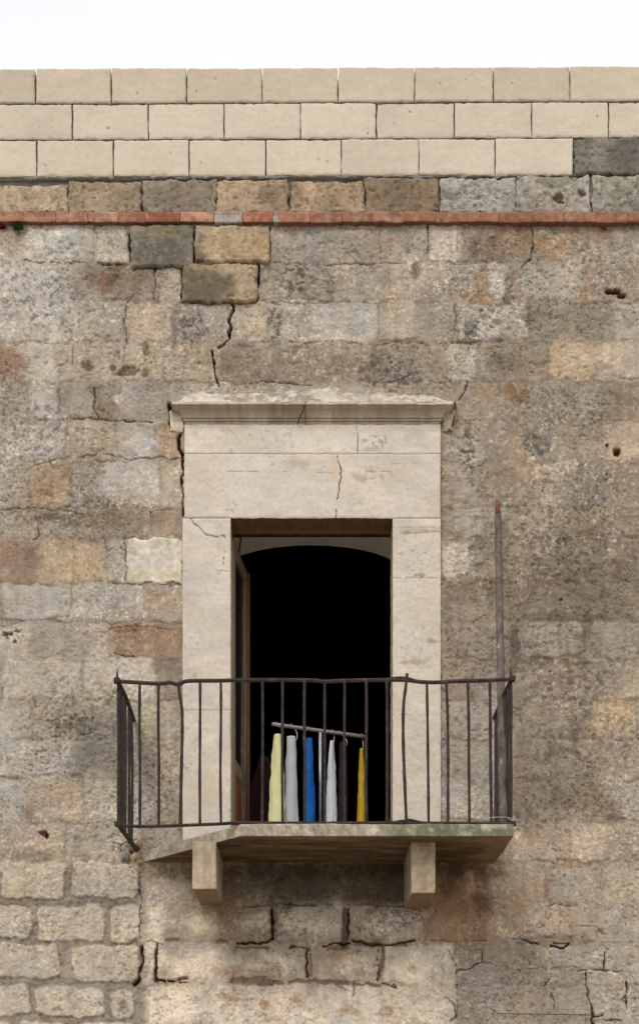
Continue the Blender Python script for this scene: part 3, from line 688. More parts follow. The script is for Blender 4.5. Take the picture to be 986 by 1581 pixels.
def tilt(px): return -4.0*px/986
rb = random.Random(5)
J = Join()
def newblock(x0, y0, x1, y1, top):
    t = tilt((x0+x1)/2); s = rb.randint(0, 999)
    base = np.array((208, 195, 176) if not top else (200, 186, 165))+rb.uniform(-5, 5)
    def paint(c):
        c.c *= (1+.035*fbm(c.X+s, c.Y, 50, 1, 3)+.03*fbm(c.X, c.Y+s, 4, 2, 2)+.02*fbm(c.X*.3, c.Y+s, 5, 8, 2))[..., None]
        c.h += (.0016*fbm(c.X+s, c.Y, 12, 3, 3)).astype(np.float32)
        e = np.minimum(np.minimum(c.X-x0, x1-c.X), np.minimum(c.Y-(y0+t), y1+t-c.Y))
        n = fbm(c.X+s*3, c.Y, 9, 4, 3, .6)
        chip = sst(1.0, -1.2, e-4.5*np.clip(n-.18, 0, 1)*2)
        c.h -= chip*.004; c.blend((slice(None), slice(None)), chip*.2, (160, 146, 126))
        for _ in range(rb.choice((0, 0, 1, 2))):
            c.blob(rb.uniform(x0+12, x1-12), rb.uniform(y0+8, y1-8)+t, 1.8, 1.6, (120, 108, 92), .8, 3, 4, dh=-.004)
        if not top: c.blob((x0+x1)/2, y1+t, 60, 10, (180, 164, 142), .25, 5, 14)
        if x0 < 60 and top: c.blob(20, 150, 40, 10, (196, 186, 172), .5, 5, 10)
    J.o.append(relief('blk', x0+.9+rb.uniform(-.4, .5), y0+t+.9+rb.uniform(-.6, .6), x1-.9+rb.uniform(-.5, .4), y1+t-.9+rb.uniform(-.3, .3), -.004+rb.uniform(-.004, .004), .25, 1.7, paint, None, None, base, None, True, round_=.003 if not top else .006, wob=.5, seed=s))
def courses(y0, y1, joints, top=False, stop=None):
    j = list(joints)
    x = j[0]
    while x > -900: x -= 117; j.insert(0, x)
    x = j[-1]
    while x < 1850 and not stop: x += 118; j.append(x)
    if stop: j.append(stop)
    for a, b in zip(j[:-1], j[1:]): newblock(a, y0, b, y1, top)
courses(104.5, 160, (55, 172, 288, 405, 522, 640, 761, 879), True)
courses(160.5, 216, (112, 229, 346, 464, 581, 701, 820, 939))
courses(216.5, 273, (57, 175, 292, 410, 527, 646, 764), False, 884)
# cement bedding behind and squeezed out of the joints
def mort(x0, y0, x1, y1, fy, col=(128, 124, 118)):
    def paint(c):
        c.c *= (1+.16*fbm(c.X, c.Y, 10, 5, 3))[..., None]; c.h += (.004*fbm(c.X, c.Y, 7, 6, 3)).astype(np.float32)
    J.o.append(relief('m', x0, y0, x1, y1, fy, .24, 3.0, paint, None, None, col))
mort(-900, 124, 1850, 268, .026, (138, 124, 106))
# ragged squeezed mortar along the beds
def bead(xa, xb, y, thick, fy=-.004, col=(122, 114, 102), dens=.5, seed=1):
    n = int((xb-xa)/1.6); xs_ = np.linspace(xa, xb, n); yy = y+np.array([tilt(v) for v in xs_])
    nz = fbm(xs_, xs_*0, 16, seed, 4, .62); up = np.clip(nz-(.5-dens)*.6, 0, 1)*thick*1.3+.6; dn = np.clip(fbm(xs_, xs_*0+9, 13, seed+5, 4, .6)-(.5-dens)*.6, 0, 1)*thick*2.0+.7
    rows = np.linspace(-1, 1, 7)
    Xg = np.tile(xs_, (7, 1)); Yg = np.stack([yy+(r*(dn if r > 0 else up)) for r in rows]); Hh = np.stack([np.full(n, .007*(1-r*r)-.006) for r in rows])+.002*fbm(Xg, Yg, 5, 8, 2)
    kk = (D+fy)/D/PPM
    Cg = np.empty(Xg.shape+(3,), dtype=np.float32); Cg[:] = col; Cg *= (1+.3*fbm(Xg, Yg, 6, 9, 2))[..., None]
    me = grid_mesh('bead', (Xg-VX)*kk, fy-Hh, EYE+(VY-Yg)*kk, lin(Cg)/ALB)
    o = bpy.data.objects.new('bead', me); COL.objects.link(o); J.o.append(o)
bead(-900, 1850, 160.3, 1.9, dens=.34, seed=3); bead(-900, 1850, 216.4, 1.8, dens=.3, seed=4)
bead(520, 640, 161, 3.2, dens=.6, seed=8); bead(100, 250, 160.6, 2.6, dens=.5, seed=9); bead(880, 960, 161, 3.2, dens=.55, seed=12)
bead(-900, 890, 274, 2.6, dens=.6, col=(146, 144, 142), seed=6)
par = J.done('parapet', B, M_BLOCK)
tag(par, 'pale new square-cut parapet blocks along the top of the wall')

# old blocks of the course under the parapet
def oldblock(x0, y0, x1, y1, col, fy, by=.2, rough=1.0, extra=None, round_=.03, step=1.5):
    s = rb.randint(0, 999)
    def paint(c):
        c.c *= (1+.18*fbm(c.X+s, c.Y, 34, 1, 4, .6)+.16*fbm(c.X, c.Y+s, 5, 2, 3))[..., None]
        t = fbm(c.X+s, c.Y, 30, 14, 3); c.c[..., 2] *= 1-.08*t
        c.h += (rough*(.006*fbm(c.X+s, c.Y, 26, 3, 4, .6)+.004*fbm(c.X, c.Y, 5, 4, 3))).astype(np.float32)
        p = fbm(c.X+s, c.Y, 6, 35, 3, .6); pa = sst(.24, .4, p)*rough; c.h -= (pa*.005).astype(np.float32); c.c *= (1-.16*pa)[..., None]
        c.c += (c.c.mean(-1, keepdims=True)*np.array((1.07, 1.0, .90))-c.c)*.5
        if extra: extra(c)
    return relief('blk', x0, y0, x1, y1, fy, by, step, paint, None, None, col, None, True, round_=round_, wob=2.6, seed=s)
row = [(-15,105,(188,162,124),285,0),(105.5,218,(164,138,108),279,0),(220,333,(142,128,110),276,0),(335,446,(176,144,106),276,0),(448,562,(178,142,104),279,0),(563,677,(144,116,86),273,0),
       (680,794,(160,156,148),275,1),(796,911,(158,150,138),271,1),(913,1030,(150,144,134),270,1)]
x = -15; 
while x > -900: row.append((x-115, x-2, rb.choice(((160,138,110),(176,150,116),(146,132,114))), 278, 0)); x -= 116
x = 1031
while x < 1850: row.append((x, x+115, rb.choice(((160,150,138),(150,140,126))), 272, 1)); x += 117
for x0, x1, c, yt, gr in row:
    def ex(cc, x0=x0, x1=x1, gr=gr):
        if gr:
            cc.speck((x0+x1)/2, 300, 60, 26, (112, 103, 92), .6, int(x0) % 50, 6, .06, -.004)
            cc.speck((x0+x1)/2, 300, 60, 26, (190, 184, 172), .5, int(x0) % 50+1, 7, .1)
        if 790 < x0 < 800:
            for q in ((862, 305, 8, 8), (898, 297, 7, 7), (868, 312, 5, 3)): cc.blob(*q, (78, 60, 48), .85, 4, 6, .3, dh=-.015)
        if 570 > x0 > 560 or 219 < x0 < 221: cc.blob((x0+x1)/2, 300, 60, 20, (128, 110, 90), .35, 8, 16)
        if x0 == 335: cc.blob(420, 300, 16, 26, (120, 104, 86), .5, 8, 12)
    J.o.append(oldblock(x0, yt, x1, 329, c, -.012 if not gr else -.004, extra=ex, round_=.016 if not gr else .008))
J.o.append(oldblock(885, 212, 1000, 268, (126, 118, 106), -.004, extra=lambda c: (c.blob(970, 235, 50, 24, (98, 94, 88), .6, 3, 16), c.blob(925, 230, 14, 26, (164, 154, 138), .4, 4, 12)), round_=.012))
for x in np.arange(1002, 1850, 117): J.o.append(oldblock(x, 212, x+115, 268, (132, 124, 112), -.004, round_=.012))
mort(-900, 271, 1850, 340, .030, (140, 136, 130))
o = J.done('old_coping_course', B, M_WALL)
tag(o, 'row of rough brown and grey old blocks between brick course and new parapet')

# brick string course
bj = [0, 37, 86, 136, 183, 231, 278, 330, 374, 421, 430, 478, 527, 575, 623, 673, 721, 770, 821, 870, 918, 967]
x = 967
while x < 1850: x += 48; bj.append(x)
x = 0
while x > -900: x -= 48; bj.insert(0, x)
for a, b in zip(bj[:-1], bj[1:]):
    c = np.array((160, 114, 92), dtype=float)+rb.uniform(-5, 5)
    if a in (136, 278): c = np.array((172, 132, 108))
    if a == 330: c = np.array((166, 160, 152))
    if a == 374: c = np.array((170, 108, 86))
    if a == 421: c = np.array((158, 152, 144))
    if a in (231,): c = np.array((150, 96, 80))
    if a > 430: c += (-10, -6, -4)
    s = rb.randint(0, 999)
    def paint(cc, s=s, a=a, b=b):
        cc.c *= (1+.22*fbm(cc.X+s, cc.Y, 22, 1, 4, .6)+.14*fbm(cc.X, cc.Y+s, 4, 2, 2))[..., None]
        d = sst(.12, .4, fbm(cc.X+s, cc.Y, 12, 5, 3))*.45; cc.blend((slice(None), slice(None)), d, (178, 152, 130))
        d = sst(.2, .5, fbm(cc.X+s, cc.Y+50, 10, 6, 3))*.5; cc.blend((slice(None), slice(None)), d, (126, 84, 66))
        cc.h += (.004*fbm(cc.X+s, cc.Y, 14, 3, 3)).astype(np.float32)
    J.o.append(relief('b', a+.25+rb.uniform(0, .3), 326.5+rb.uniform(-.7, .7), b-.2, 342+rb.uniform(-.6, .6), -.034+rb.uniform(-.0015, .0015), .1, 1.6, paint, None, None, c, (140, 96, 80) if c[2] < 120 else None, True, round_=.003, wob=.7, seed=s))
mort(-900, 327.5, 1850, 341, -.022, (120, 88, 72))
tag(J.done('brick_string_course', B, M_BRICK), 'thin red terracotta string course with one greyed brick')

# loose, shifted old blocks in the cracked corner
def ex1(c):
    c.blob(250, 392, 60, 26, (98, 92, 82), .8, 3, 20); c.blob(245, 358, 50, 10, (136, 124, 92), .6, 4, 14); c.speck(250, 380, 50, 28, (150, 142, 126), .5, 5, 6, .12)
def ex2(c): c.blob(306, 396, 14, 14, (98, 88, 74), .7, 3, 10); c.blob(400, 375, 16, 28, (172, 134, 92), .5, 4, 12); c.blob(345, 375, 20, 20, (150, 120, 86), .4, 5, 12)
def ex3(c): c.blob(310, 440, 62, 32, (100, 90, 76), .85, 3, 22); c.crack([(290, 436), (320, 433), (345, 437)], 1.6, .003, (160, 148, 128), .7)
for q, c, e in (((202, 347, 297, 410), (128, 120, 104), ex1), ((302, 348, 415, 403), (180, 152, 112), ex2), ((282, 406, 397, 465), (172, 146, 106), ex3)):
    J.o.append(oldblock(*q, c, -.020, .1, .8, e, .013)); ob = J.done('loose_block', B, M_WALL)
tag(ob, 'half dark, half ochre shifted block')
def exq(c): c.blob(238, 888, 50, 8, (196, 176, 146), .5, 3, 12); c.blob(225, 866, 30, 16, (196, 190, 182), .3, 4, 14)
J.o.append(oldblock(196, 831, 281, 899, (206, 196, 180), -.010, .1, .35, exq, .006)); J.done('quoin_block', B, M_DRESS)
# remnant of an older frame behind the cornice
J.o.append(oldblock(263, 634, 284, 664, (196, 182, 164), -.022, .1, .4, None, .006)); J.done('cornice_return_block', B, M_DRESS)
J.o.append(oldblock(682, 630, 700, 662, (178, 160, 140), -.018, .1, .4, None, .006))
J.done('cornice_return_block', B, M_DRESS)

# ---- dressed stone door surround
PALE = (206, 194, 180)
def dress(c, seed=1, streak=True):
    c.c *= (1+.07*fbm(c.X, c.Y, 60, 90+seed, 4, .6)+.05*fbm(c.X*.35, c.Y, 7, 91+seed, 3)+.05*fbm(c.X, c.Y, 3.2, 93, 2))[..., None]
    t = fbm(c.X, c.Y, 45, 94+seed, 3); c.c[..., 0] *= 1+.012*t; c.c[..., 2] *= 1-.03*t
    c.h += (.0025*fbm(c.X, c.Y, 50, 95, 3)+.0007*fbm(c.X*.4, c.Y, 4, 96, 3)).astype(np.float32)
    p = fbm(c.X, c.Y, 5, 97+seed, 2, .6)*1.0; pa = sst(.5, .62, p)*np.clip(.2+1.5*fbm(c.X, c.Y, 50, 98, 2), 0, 1); c.h -= (pa*.0015).astype(np.float32); c.c *= (1-.14*pa)[..., None]
FY = -.022
def p_lintel(c):
    dress(c, 1)
    c.crack([(519, 700), (526, 722), (524, 748), (521, 770), (519, 800)], 1.9, .012, (88, 60, 46), .95, 1)
    c.blob(516, 718, 9, 26, (206, 178, 150), .6, 4, 10)
    for a, b, y in ((350, 512, 728), (528, 604, 727), (604, 680, 716)): c.crack([(a, y), (b, y+1)], 1.2, .002, (150, 134, 116), .8, .3)
    c.blob(462, 715, 22, 12, (174, 162, 146), .5, 5, 10); c.blob(560, 738, 16, 7, (160, 148, 132), .5, 6, 8); c.blob(600, 706, 60, 7, (188, 182, 174), .4, 7, 10)
    c.crack([(400, 797), (490, 798)], 1.5, .002, (170, 140, 110), .5)
    c.speck(570, 735, 40, 16, (140, 128, 112), .3, 5, 5, .2)
relief('lintel', 285, 700.6, 679.5, 799.5, FY, .19, 1.5, p_lintel, M_DRESS, B, PALE, (124, 96, 70), True, round_=.004, wob=.5)
def p_fr(c):
    dress(c, 2); c.speck(585, 682, 28, 12, (130, 118, 102), .5, 5, 5, .05); c.blob(640, 670, 26, 14, (178, 172, 166), .5, 5, 10); c.blob(570, 694, 26, 5, (170, 158, 142), .6, 5, 10)
    c.crack([(551, 658), (552, 700)], 1.5, .006, (120, 104, 86), .95, .2); c.speck(380, 670, 90, 16, (170, 158, 142), .4, 8, 7, .12)
relief('frieze', 285, 655, 679.5, 700.0, FY, .1, 1.5, p_fr, M_DRESS, B, (210, 199, 186), None, True, round_=.003, wob=.5)
def p_jl(c):
    dress(c, 3)
    c.crack([(284, 799), (295, 800), (304, 812), (318, 824), (330, 828), (347, 828)], 1.7, .01, (104, 76, 58), .95, 1)
    c.crack([(347, 828), (346, 850), (345, 874)], 1.8, .01, (96, 70, 54), .9, .7)
    for y in (882, 1096): c.crack([(282, y), (356, y)], 1.1, .002, (150, 134, 116), .75, .3)
    c.blob(300, 1215, 40, 60, (190, 174, 152), .3, 5, 30)
jl = relief('jamb', 282, 800.2, 356, 1314, FY, .19, 1.5, p_jl, M_DRESS, B, PALE, (176, 158, 136), True, round_=.004, wob=.35)
def p_jr(c):
    dress(c, 4)
    for y in (814, 880.5, 892, 1070, 1104): c.crack([(606, y), (680, y)], 1.2, .002, (150, 134, 116), .7, .3)
    c.crack([(616, 824), (640, 822), (680, 821)], 2.6, .003, (150, 132, 112), .8); c.blob(645, 818, 34, 5, (168, 152, 132), .5, 4, 8)
    c.blob(648, 888, 10, 4, (130, 116, 98), .6, 5, 5); c.blob(665, 990, 12, 5, (150, 134, 112), .6, 5, 6)
    c.blob(638, 1022, 22, 5, (150, 136, 116), .5, 5, 8); c.speck(645, 1000, 34, 40, (128, 114, 96), .3, 6, 3.5, .2); c.speck(650, 880, 30, 60, (140, 126, 108), .25, 7, 3.5, .22)
    c.speck(640, 1160, 34, 90, (150, 136, 118), .2, 7, 4, .22)
relief('jamb', 606, 800.2, 680, 1314, FY, .19, 1.5, p_jr, M_DRESS, B, (203, 192, 178), (170, 150, 128), True, round_=.004, wob=.35)

# cornice: profile swept round three sides, mitred, cracked in two
prof = [(.016, 655.5), (.020, 654), (.022, 650.5), (.0305, 650), (.0315, 645.5), (.040, 645), (.041, 640.5), (.0435, 639.5), (.050, 635), (.062, 631.5), (.076, 629.5), (.086, 627.5), (.092, 625.5), (.093, 624.9), (.101, 624.8), (.1015, 621), (.099, 620.2)]
# (protrusion in m, elevation as drawn at the mean protrusion)
def cornice(x0, x1, ends, seed, name='cornice'):
    """x0..x1 at frieze edge (m); ends = (left return?, right return?)"""
    pr = []
    for (p, e) in prof: pr.append((p, EYE+(VY-e)*(D-p)/D/PPM))
    # densify
    dp = []
    for (a, b), (c_, d_) in zip(pr[:-1], pr[1:]):
        for t in (0, .33, .66): dp.append((a+(c_-a)*t, b+(d_-b)*t))
    dp.append(pr[-1]); pr = dp
    n = int((x1-x0)/.008)+2
    cols = []
    yb = .02
    path = []      # (kind, t)
    if ends[0]: path += [('L', t) for t in np.linspace(0, 1, 10)]
    path += [('F', t) for t in np.linspace(0, 1, n)]
    if ends[1]: path += [('R', t) for t in np.linspace(1, 0, 10)]
    Xs = np.zeros((len(pr), len(path))); Ys = Xs.copy(); Zs = Xs.copy()
    for j, (kd, t) in enumerate(path):
        for i, (p, z) in enumerate(pr):
            pl = x0-(p-.022)*(1 if ends[0] else 0); prr = x1+(p-.022)*(1 if ends[1] else 0)
            if kd == 'L': xx, yy = pl, yb+(-p-yb)*t
            elif kd == 'R': xx, yy = prr, yb+(-p-yb)*t
            else: xx, yy = pl+(prr-pl)*t, -p
            Xs[i, j] = xx; Ys[i, j] = yy; Zs[i, j] = z
    U = Xs*PPM+seed*50; V = Zs*PPM
    dz = .0010*fbm(U, V*2, 20, 5, 3, .5); dn = .0018*fbm(U, V, 9, 6, 4, .6)
    bite = sst(.38, .5, fbm(U, V, 16, 17, 3, .6))*.005
    Ys = Ys+dn+bite; Zs = Zs+dz
    C = np.empty(Xs.shape+(3,), dtype=np.float32); C[:] = (190, 176, 158)
    C *= (1+.14*fbm(U, V, 40, 7, 4, .6)+.1*fbm(U, V*.4, 6, 8, 3))[..., None]
    st = sst(.0, .5, fbm(U, V*.15, 11, 9, 3))*.3; C += (np.array((150, 128, 108))-C)*st[..., None]
    low = sst(-.1, .3, fbm(U, V*.6, 26, 10, 3))[..., None]*(np.arange(len(pr))[:, None, None] < 34)*.16; C += (np.array((150, 116, 90))-C)*low
    me = grid_mesh(name, Xs, Ys, Zs, lin(C)/ALB)
    bm = bmesh.new(); bm.from_mesh(me); cl = bm.verts.layers.float_color['Col']; bm.verts.ensure_lookup_table()
    r, c_ = Xs.shape; BV = list(bm.verts)
    # close top and bottom to the wall, and the cut ends
    for i in (0, r-1):
        rowv = [BV[i*c_+j] for j in range(c_)]
        back = []
        for v in rowv:
            nv = bm.verts.new((v.co.x, yb, v.co.z)); nv[cl] = v[cl]; back.append(nv)
        for j in range(c_-1):
            try: bm.faces.new((rowv[j], rowv[j+1], back[j+1], back[j]))
            except ValueError: pass
        bm.verts.ensure_lookup_table()
    for side, flag in ((0, ends[0]), (c_-1, ends[1])):
        if flag: continue
        ring = [BV[i*c_+side] for i in range(r)]
        a = bm.verts.new((ring[0].co.x, yb, ring[0].co.z)); b = bm.verts.new((ring[-1].co.x, yb, ring[-1].co.z))
        a[cl] = b[cl] = ring[0][cl]
        bm.faces.new(ring+[b, a])
        bm.verts.ensure_lookup_table()
    bm.to_mesh(me); bm.free()
    return link(name, me, M_DRESS, B, True)
xk = (VX-VX)
XL = (285-VX)*(D+FY)/D/PPM; XR = (679.5-VX)*(D+FY)/D/PPM; XC = (471.5-VX)/PPM
cornice(XL, XC-.002, (True, False), 1); cornice(XC+.002, XR, (False, True), 2)
# broken seam in the cornice: thin dark strip marking the crack between the halves
bm = bmesh.new(); tube(bm, interp([P(470, 626, -.098), P(467, 636, -.07), P(461, 648, -.05), P(459, 656, -.036)], 4), .004, 6); from_bm('cornice_crack', bm, M_FRAME, B)
# weathered mortar flaunching on top of the cornice, running back up to the wall
xs_ = np.linspace(258, 703, 300); rr = np.linspace(0, 1, 16)
TX, TT = np.meshgrid(xs_, rr)
topn = 607.5+8*fbm(xs_, xs_*0, 40, 44, 5, .7)+14*sst(300, 262, xs_)+14*sst(650, 700, xs_)
topn -= 6*np.exp(-((xs_-510)/34)**2)
yf = -.098*(1-TT)+.004*TT
ee = 620.3*(1-TT)+np.tile(topn, (16, 1))*TT + 2.6*fbm(TX, TT*30, 9, 45, 4, .7)*np.sin(TT*math.pi)
kk = (D+yf)/D/PPM
Hn = .018*fbm(TX, TT*26, 8, 46, 4, .7)*np.sin(np.clip(TT*1.1, 0, 1)*math.pi)
C = np.empty(TX.shape+(3,), dtype=np.float32); C[:] = (186, 175, 158); C *= (1+.25*fbm(TX, TT*30, 9, 47, 4, .65))[..., None]
dk = sst(.0, .25, fbm(TX, TT*24, 10, 48, 4, .65))*.65; C += (np.array((126, 116, 102))-C)*dk[..., None]
gn = sst(.2, .5, fbm(TX, TT*24, 34, 49, 3))*.35; C += (np.array((214, 212, 200))-C)*gn[..., None]
me = grid_mesh('mortar_flaunching', ((TX-VX)*kk)[::-1], (yf-Hn)[::-1], (EYE+(VY-ee)*kk)[::-1], lin(C[::-1])/ALB); link('mortar_flaunching', me, M_WALL, B)

# ---- roof, door niche and the dark room
FZ = EYE+(VY-1272)*(D-.7)/D/PPM        # floor / slab top level
RZ = P(0, 330).z
bm = bmesh.new(); box(bm, -6.2, 6.2, .26, 9, RZ-.3, RZ); from_bm('roof', bm, M_ROOF, B)
bm = bmesh.new(); box(bm, -6.2, -5.9, .02, 9, 0, RZ-.31); box(bm, 5.9, 6.2, .02, 9, 0, RZ-.31); box(bm, -5.88, 5.88, 8.7, 9, 0, RZ-.31); from_bm('rear_wall', bm, M_PLASTER, B)
XO0 = (356-VX)*(D+FY)/D/PPM; XO1 = (606-VX)*(D+FY)/D/PPM; ZT = P(0, 799.5, FY).z
NY0, NY1 = .19, .62
def arch(xn, y):     # xn -1..1
    crown = EYE+(VY-842)*(D+NY1)/D/PPM; spring = crown-.20
    return spring+(crown-spring)*math.sqrt(max(0, 1-xn*xn*.96))
bm = bmesh.new()
N = 40; ra = []; rbk = []
xc = (XO0+XO1)/2; hw0 = (XO1-XO0)/2+.07; hw1 = (XO1-XO0)/2+.10
prof_a = [(-1, FZ-.02)]+[(-1+2*i/N, None) for i in range(N+1)]+[(1, FZ-.02)]
for lst, hw, yy in ((ra, hw0, NY0-.012), (rbk, hw1, NY1)):
    for xn, z in prof_a: lst.append(bm.verts.new((xc+xn*hw, yy, z if z else arch(xn, yy))))
for i in range(len(ra)-1): bm.faces.new((ra[i], ra[i+1], rbk[i+1], rbk[i]))
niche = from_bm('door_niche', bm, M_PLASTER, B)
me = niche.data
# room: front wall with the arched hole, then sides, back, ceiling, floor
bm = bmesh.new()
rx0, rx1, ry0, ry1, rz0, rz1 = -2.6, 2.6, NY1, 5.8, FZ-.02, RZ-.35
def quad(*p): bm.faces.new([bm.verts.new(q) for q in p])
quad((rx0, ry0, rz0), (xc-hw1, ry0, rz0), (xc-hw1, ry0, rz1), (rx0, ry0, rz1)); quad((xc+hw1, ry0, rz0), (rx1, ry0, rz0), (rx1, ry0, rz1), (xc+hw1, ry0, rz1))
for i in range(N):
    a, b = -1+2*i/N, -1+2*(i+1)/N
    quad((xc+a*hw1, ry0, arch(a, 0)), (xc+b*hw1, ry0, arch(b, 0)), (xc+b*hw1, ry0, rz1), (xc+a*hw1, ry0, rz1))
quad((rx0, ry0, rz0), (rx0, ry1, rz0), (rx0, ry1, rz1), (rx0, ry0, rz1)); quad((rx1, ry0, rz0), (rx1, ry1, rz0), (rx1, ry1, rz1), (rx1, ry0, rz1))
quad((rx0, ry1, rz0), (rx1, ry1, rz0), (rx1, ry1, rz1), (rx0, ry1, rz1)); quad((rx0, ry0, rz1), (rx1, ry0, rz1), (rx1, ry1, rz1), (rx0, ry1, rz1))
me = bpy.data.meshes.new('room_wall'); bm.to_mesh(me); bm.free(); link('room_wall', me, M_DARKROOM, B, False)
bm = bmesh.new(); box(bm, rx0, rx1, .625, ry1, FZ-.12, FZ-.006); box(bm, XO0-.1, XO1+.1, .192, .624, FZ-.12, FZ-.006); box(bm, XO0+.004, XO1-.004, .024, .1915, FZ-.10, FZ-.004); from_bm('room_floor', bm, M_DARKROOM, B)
# cracks in the niche plaster
for pts in ([(368, 824), (372, 834), (370, 846), (366, 856)], [(413, 823), (415, 832), (413, 842)]):
    bm = bmesh.new()
    q = []
    for (a, b) in pts:
        xw = (a-VX)*(D+.35)/D/PPM; q.append((xw, .2+.35*(b-822)/36, 0))
    q = [(x_, y_, arch((x_-xc)/hw0, 0)-.004) for x_, y_, _ in q]
    tube(bm, interp(q, 4), .004, 6); from_bm('plaster_crack', bm, M_DARKROOM, B)

# ---- wooden casement standing open
LF = empty('door_leaf_hinge', (0, 0, 0)); bpy.data.objects.remove(LF)
hx, hy = XO0-.012, .17
ax = Vector(((378-VX)*(D+.66)/D/PPM-hx, .50, 0)); W = ax.length; ax.normalize(); nrm = Vector((ax.y, -ax.x, 0))   # nrm faces the opening
Mx = Matrix(((ax.x, nrm.x, 0, hx), (ax.y, nrm.y, 0, hy), (0, 0, 1, 0), (0, 0, 0, 1)))
zt = ZT-.045; zb = FZ+.012; zr = FZ+.58
bm = bmesh.new()
box(bm, 0, .07, -.02, .02, zb, zt, Mx); box(bm, W-.085, W-.004, -.02, .02, zb, zt, Mx); box(bm, .0705, W-.0855, -.019, .019, zt-.09, zt-.001, Mx)
box(bm, .0705, W-.0855, -.019, .019, zr, zr+.10, Mx); box(bm, .0705, W-.0855, -.019, .019, zb+.001, zb+.07, Mx)
bmesh.ops.bevel(bm, geom=bm.edges[:], offset=.003, segments=1, affect='EDGES')
leaf = from_bm('door_leaf', bm, M_WOODG, B)
bm = bmesh.new(); box(bm, .0707, W-.0857, -.008, .012, zb+.0705, zr-.0005, Mx); from_bm('door_panel', bm, M_WOODR, leaf)
bm = bmesh.new(); box(bm, .0707, W-.0857, -.003, .003, zr+.1005, zt-.0905, Mx); from_bm('glass_pane', bm, M_GLASS, leaf)
bm = bmesh.new(); box(bm, W-.0035, W+.022, -.02, .034, zb, zt, Mx); from_bm('meeting_strip', bm, M_WOODD, leaf)
bm = bmesh.new(); box(bm, XO0-.05, XO0+.006, .192, .225, FZ, ZT+.02); box(bm, XO0+.0065, XO1+.05, .192, .225, ZT-.007, ZT+.02); from_bm('door_frame', bm, M_FRAME, B)

# ------------------------------------------------------------------ balcony
BAL = empty('balcony', P(480, 1335)); tag(BAL, 'stone slab balcony on two corbels with a rusty bent iron railing', 'balcony')
SD = .70
def dens(bm, size):
    for _ in range(8):
        e = [x for x in bm.edges if x.calc_length() > size*1.6]
        if not e: break
        bmesh.ops.subdivide_edges(bm, edges=e, cuts=1, use_grid_fill=True)
        bmesh.ops.triangulate(bm, faces=[f for f in bm.faces if len(f.verts) > 4])
def stone_obj(name, bm, mat, parent, amp, colfn, size=.02):
    bmesh.ops.recalc_face_normals(bm, faces=bm.faces[:])
    dens(bm, size); bm.normal_update()
    me = bpy.data.meshes.new(name); 
    cl = bm.verts.layers.float_color.new('Col')
    co = np.array([v.co[:] for v in bm.verts]); no = np.array([v.normal[:] for v in bm.verts])
    a, b = co[:, 0]*PPM+co[:, 1]*140, co[:, 2]*PPM+co[:, 1]*190
    d = amp*(fbm(a, b, 40, 3, 3)+.6*fbm(a, b, 7, 4, 4, .65))
    c = colfn(co, no); c = lin(c)/ALB
    for i, v in enumerate(bm.verts):
        v.co += Vector(no[i])*float(d[i]); v[cl] = (*[float(x) for x in c[i]], 1)
    bm.to_mesh(me); bm.free()
    me.set_sharp_from_angle(angle=R(38))
    o = link(name, me, mat, parent, True)
    return o
zt_, zb_ = FZ, EYE+(VY-1291)*(D-SD)/D/PPM
xr_ = (793-VX)*(D-SD)/D/PPM; xl_f = (372-VX)*(D-SD)/D/PPM; xl_w = (222-VX)/PPM
poly = [(xl_w, -.0), (xl_f, -SD), (xr_, -SD), (xr_-.004, -.0), (xr_-.004, .02), (xl_w, .02)]
bm = bmesh.new()
tp = [bm.verts.new((x, y, zt_)) for x, y in poly]; bt = [bm.verts.new((x, y, zb_)) for x, y in poly]
bm.faces.new(tp); bm.faces.new(bt[::-1])
for i in range(len(poly)):
    j = (i+1) % len(poly); bm.faces.new((tp[i], tp[j], bt[j], bt[i]))
bmesh.ops.bevel(bm, geom=[e for e in bm.edges], offset=.003, segments=1, affect='EDGES')
def slabcol(co, no):
    x, y, z = co.T; a, b = x*PPM, z*PPM+y*234
    n = len(x); c = np.empty((n, 3)); c[:] = (180, 166, 146)
    c *= (1+.22*fbm(a, b, 30, 5, 4, .6)+.12*fbm(a, b, 6, 6, 2))[:, None]
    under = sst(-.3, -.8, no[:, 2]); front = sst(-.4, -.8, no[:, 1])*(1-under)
    # brown soffit, darker in long streaks
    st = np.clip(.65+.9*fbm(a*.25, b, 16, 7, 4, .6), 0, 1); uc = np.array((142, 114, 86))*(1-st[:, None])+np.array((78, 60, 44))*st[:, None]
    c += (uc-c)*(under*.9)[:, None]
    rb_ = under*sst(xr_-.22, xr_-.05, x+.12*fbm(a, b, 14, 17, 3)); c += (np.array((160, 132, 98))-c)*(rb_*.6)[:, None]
    g = front*np.clip(sst(.2, 1.0, x)*1.0+.35+.9*fbm(a, b, 16, 8, 4, .6), 0, 1)
    gc = np.array((104, 106, 80))*sst(.0, .8, x)[:, None]+np.array((140, 132, 116))*(1-sst(.0, .8, x))[:, None]
    c += (gc-c)*(g*.85)[:, None]
    wpt = front*sst(.12, .3, fbm(a, b, 18, 9, 4, .6)); c += (np.array((196, 188, 172))-c)*(wpt*.7)[:, None]
    lk = .8*front*sst(.05, .3, fbm(a, b, 5, 19, 3, .65))*.5; c += (np.array((108, 104, 92))-c)*lk[:, None]
    c *= (1+.16*fbm(a, b, 3, 20, 2))[:, None]
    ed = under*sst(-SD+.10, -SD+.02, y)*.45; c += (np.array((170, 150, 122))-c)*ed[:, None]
    return c
slab = stone_obj('slab', bm, M_SLAB, BAL, .004, slabcol, .014)
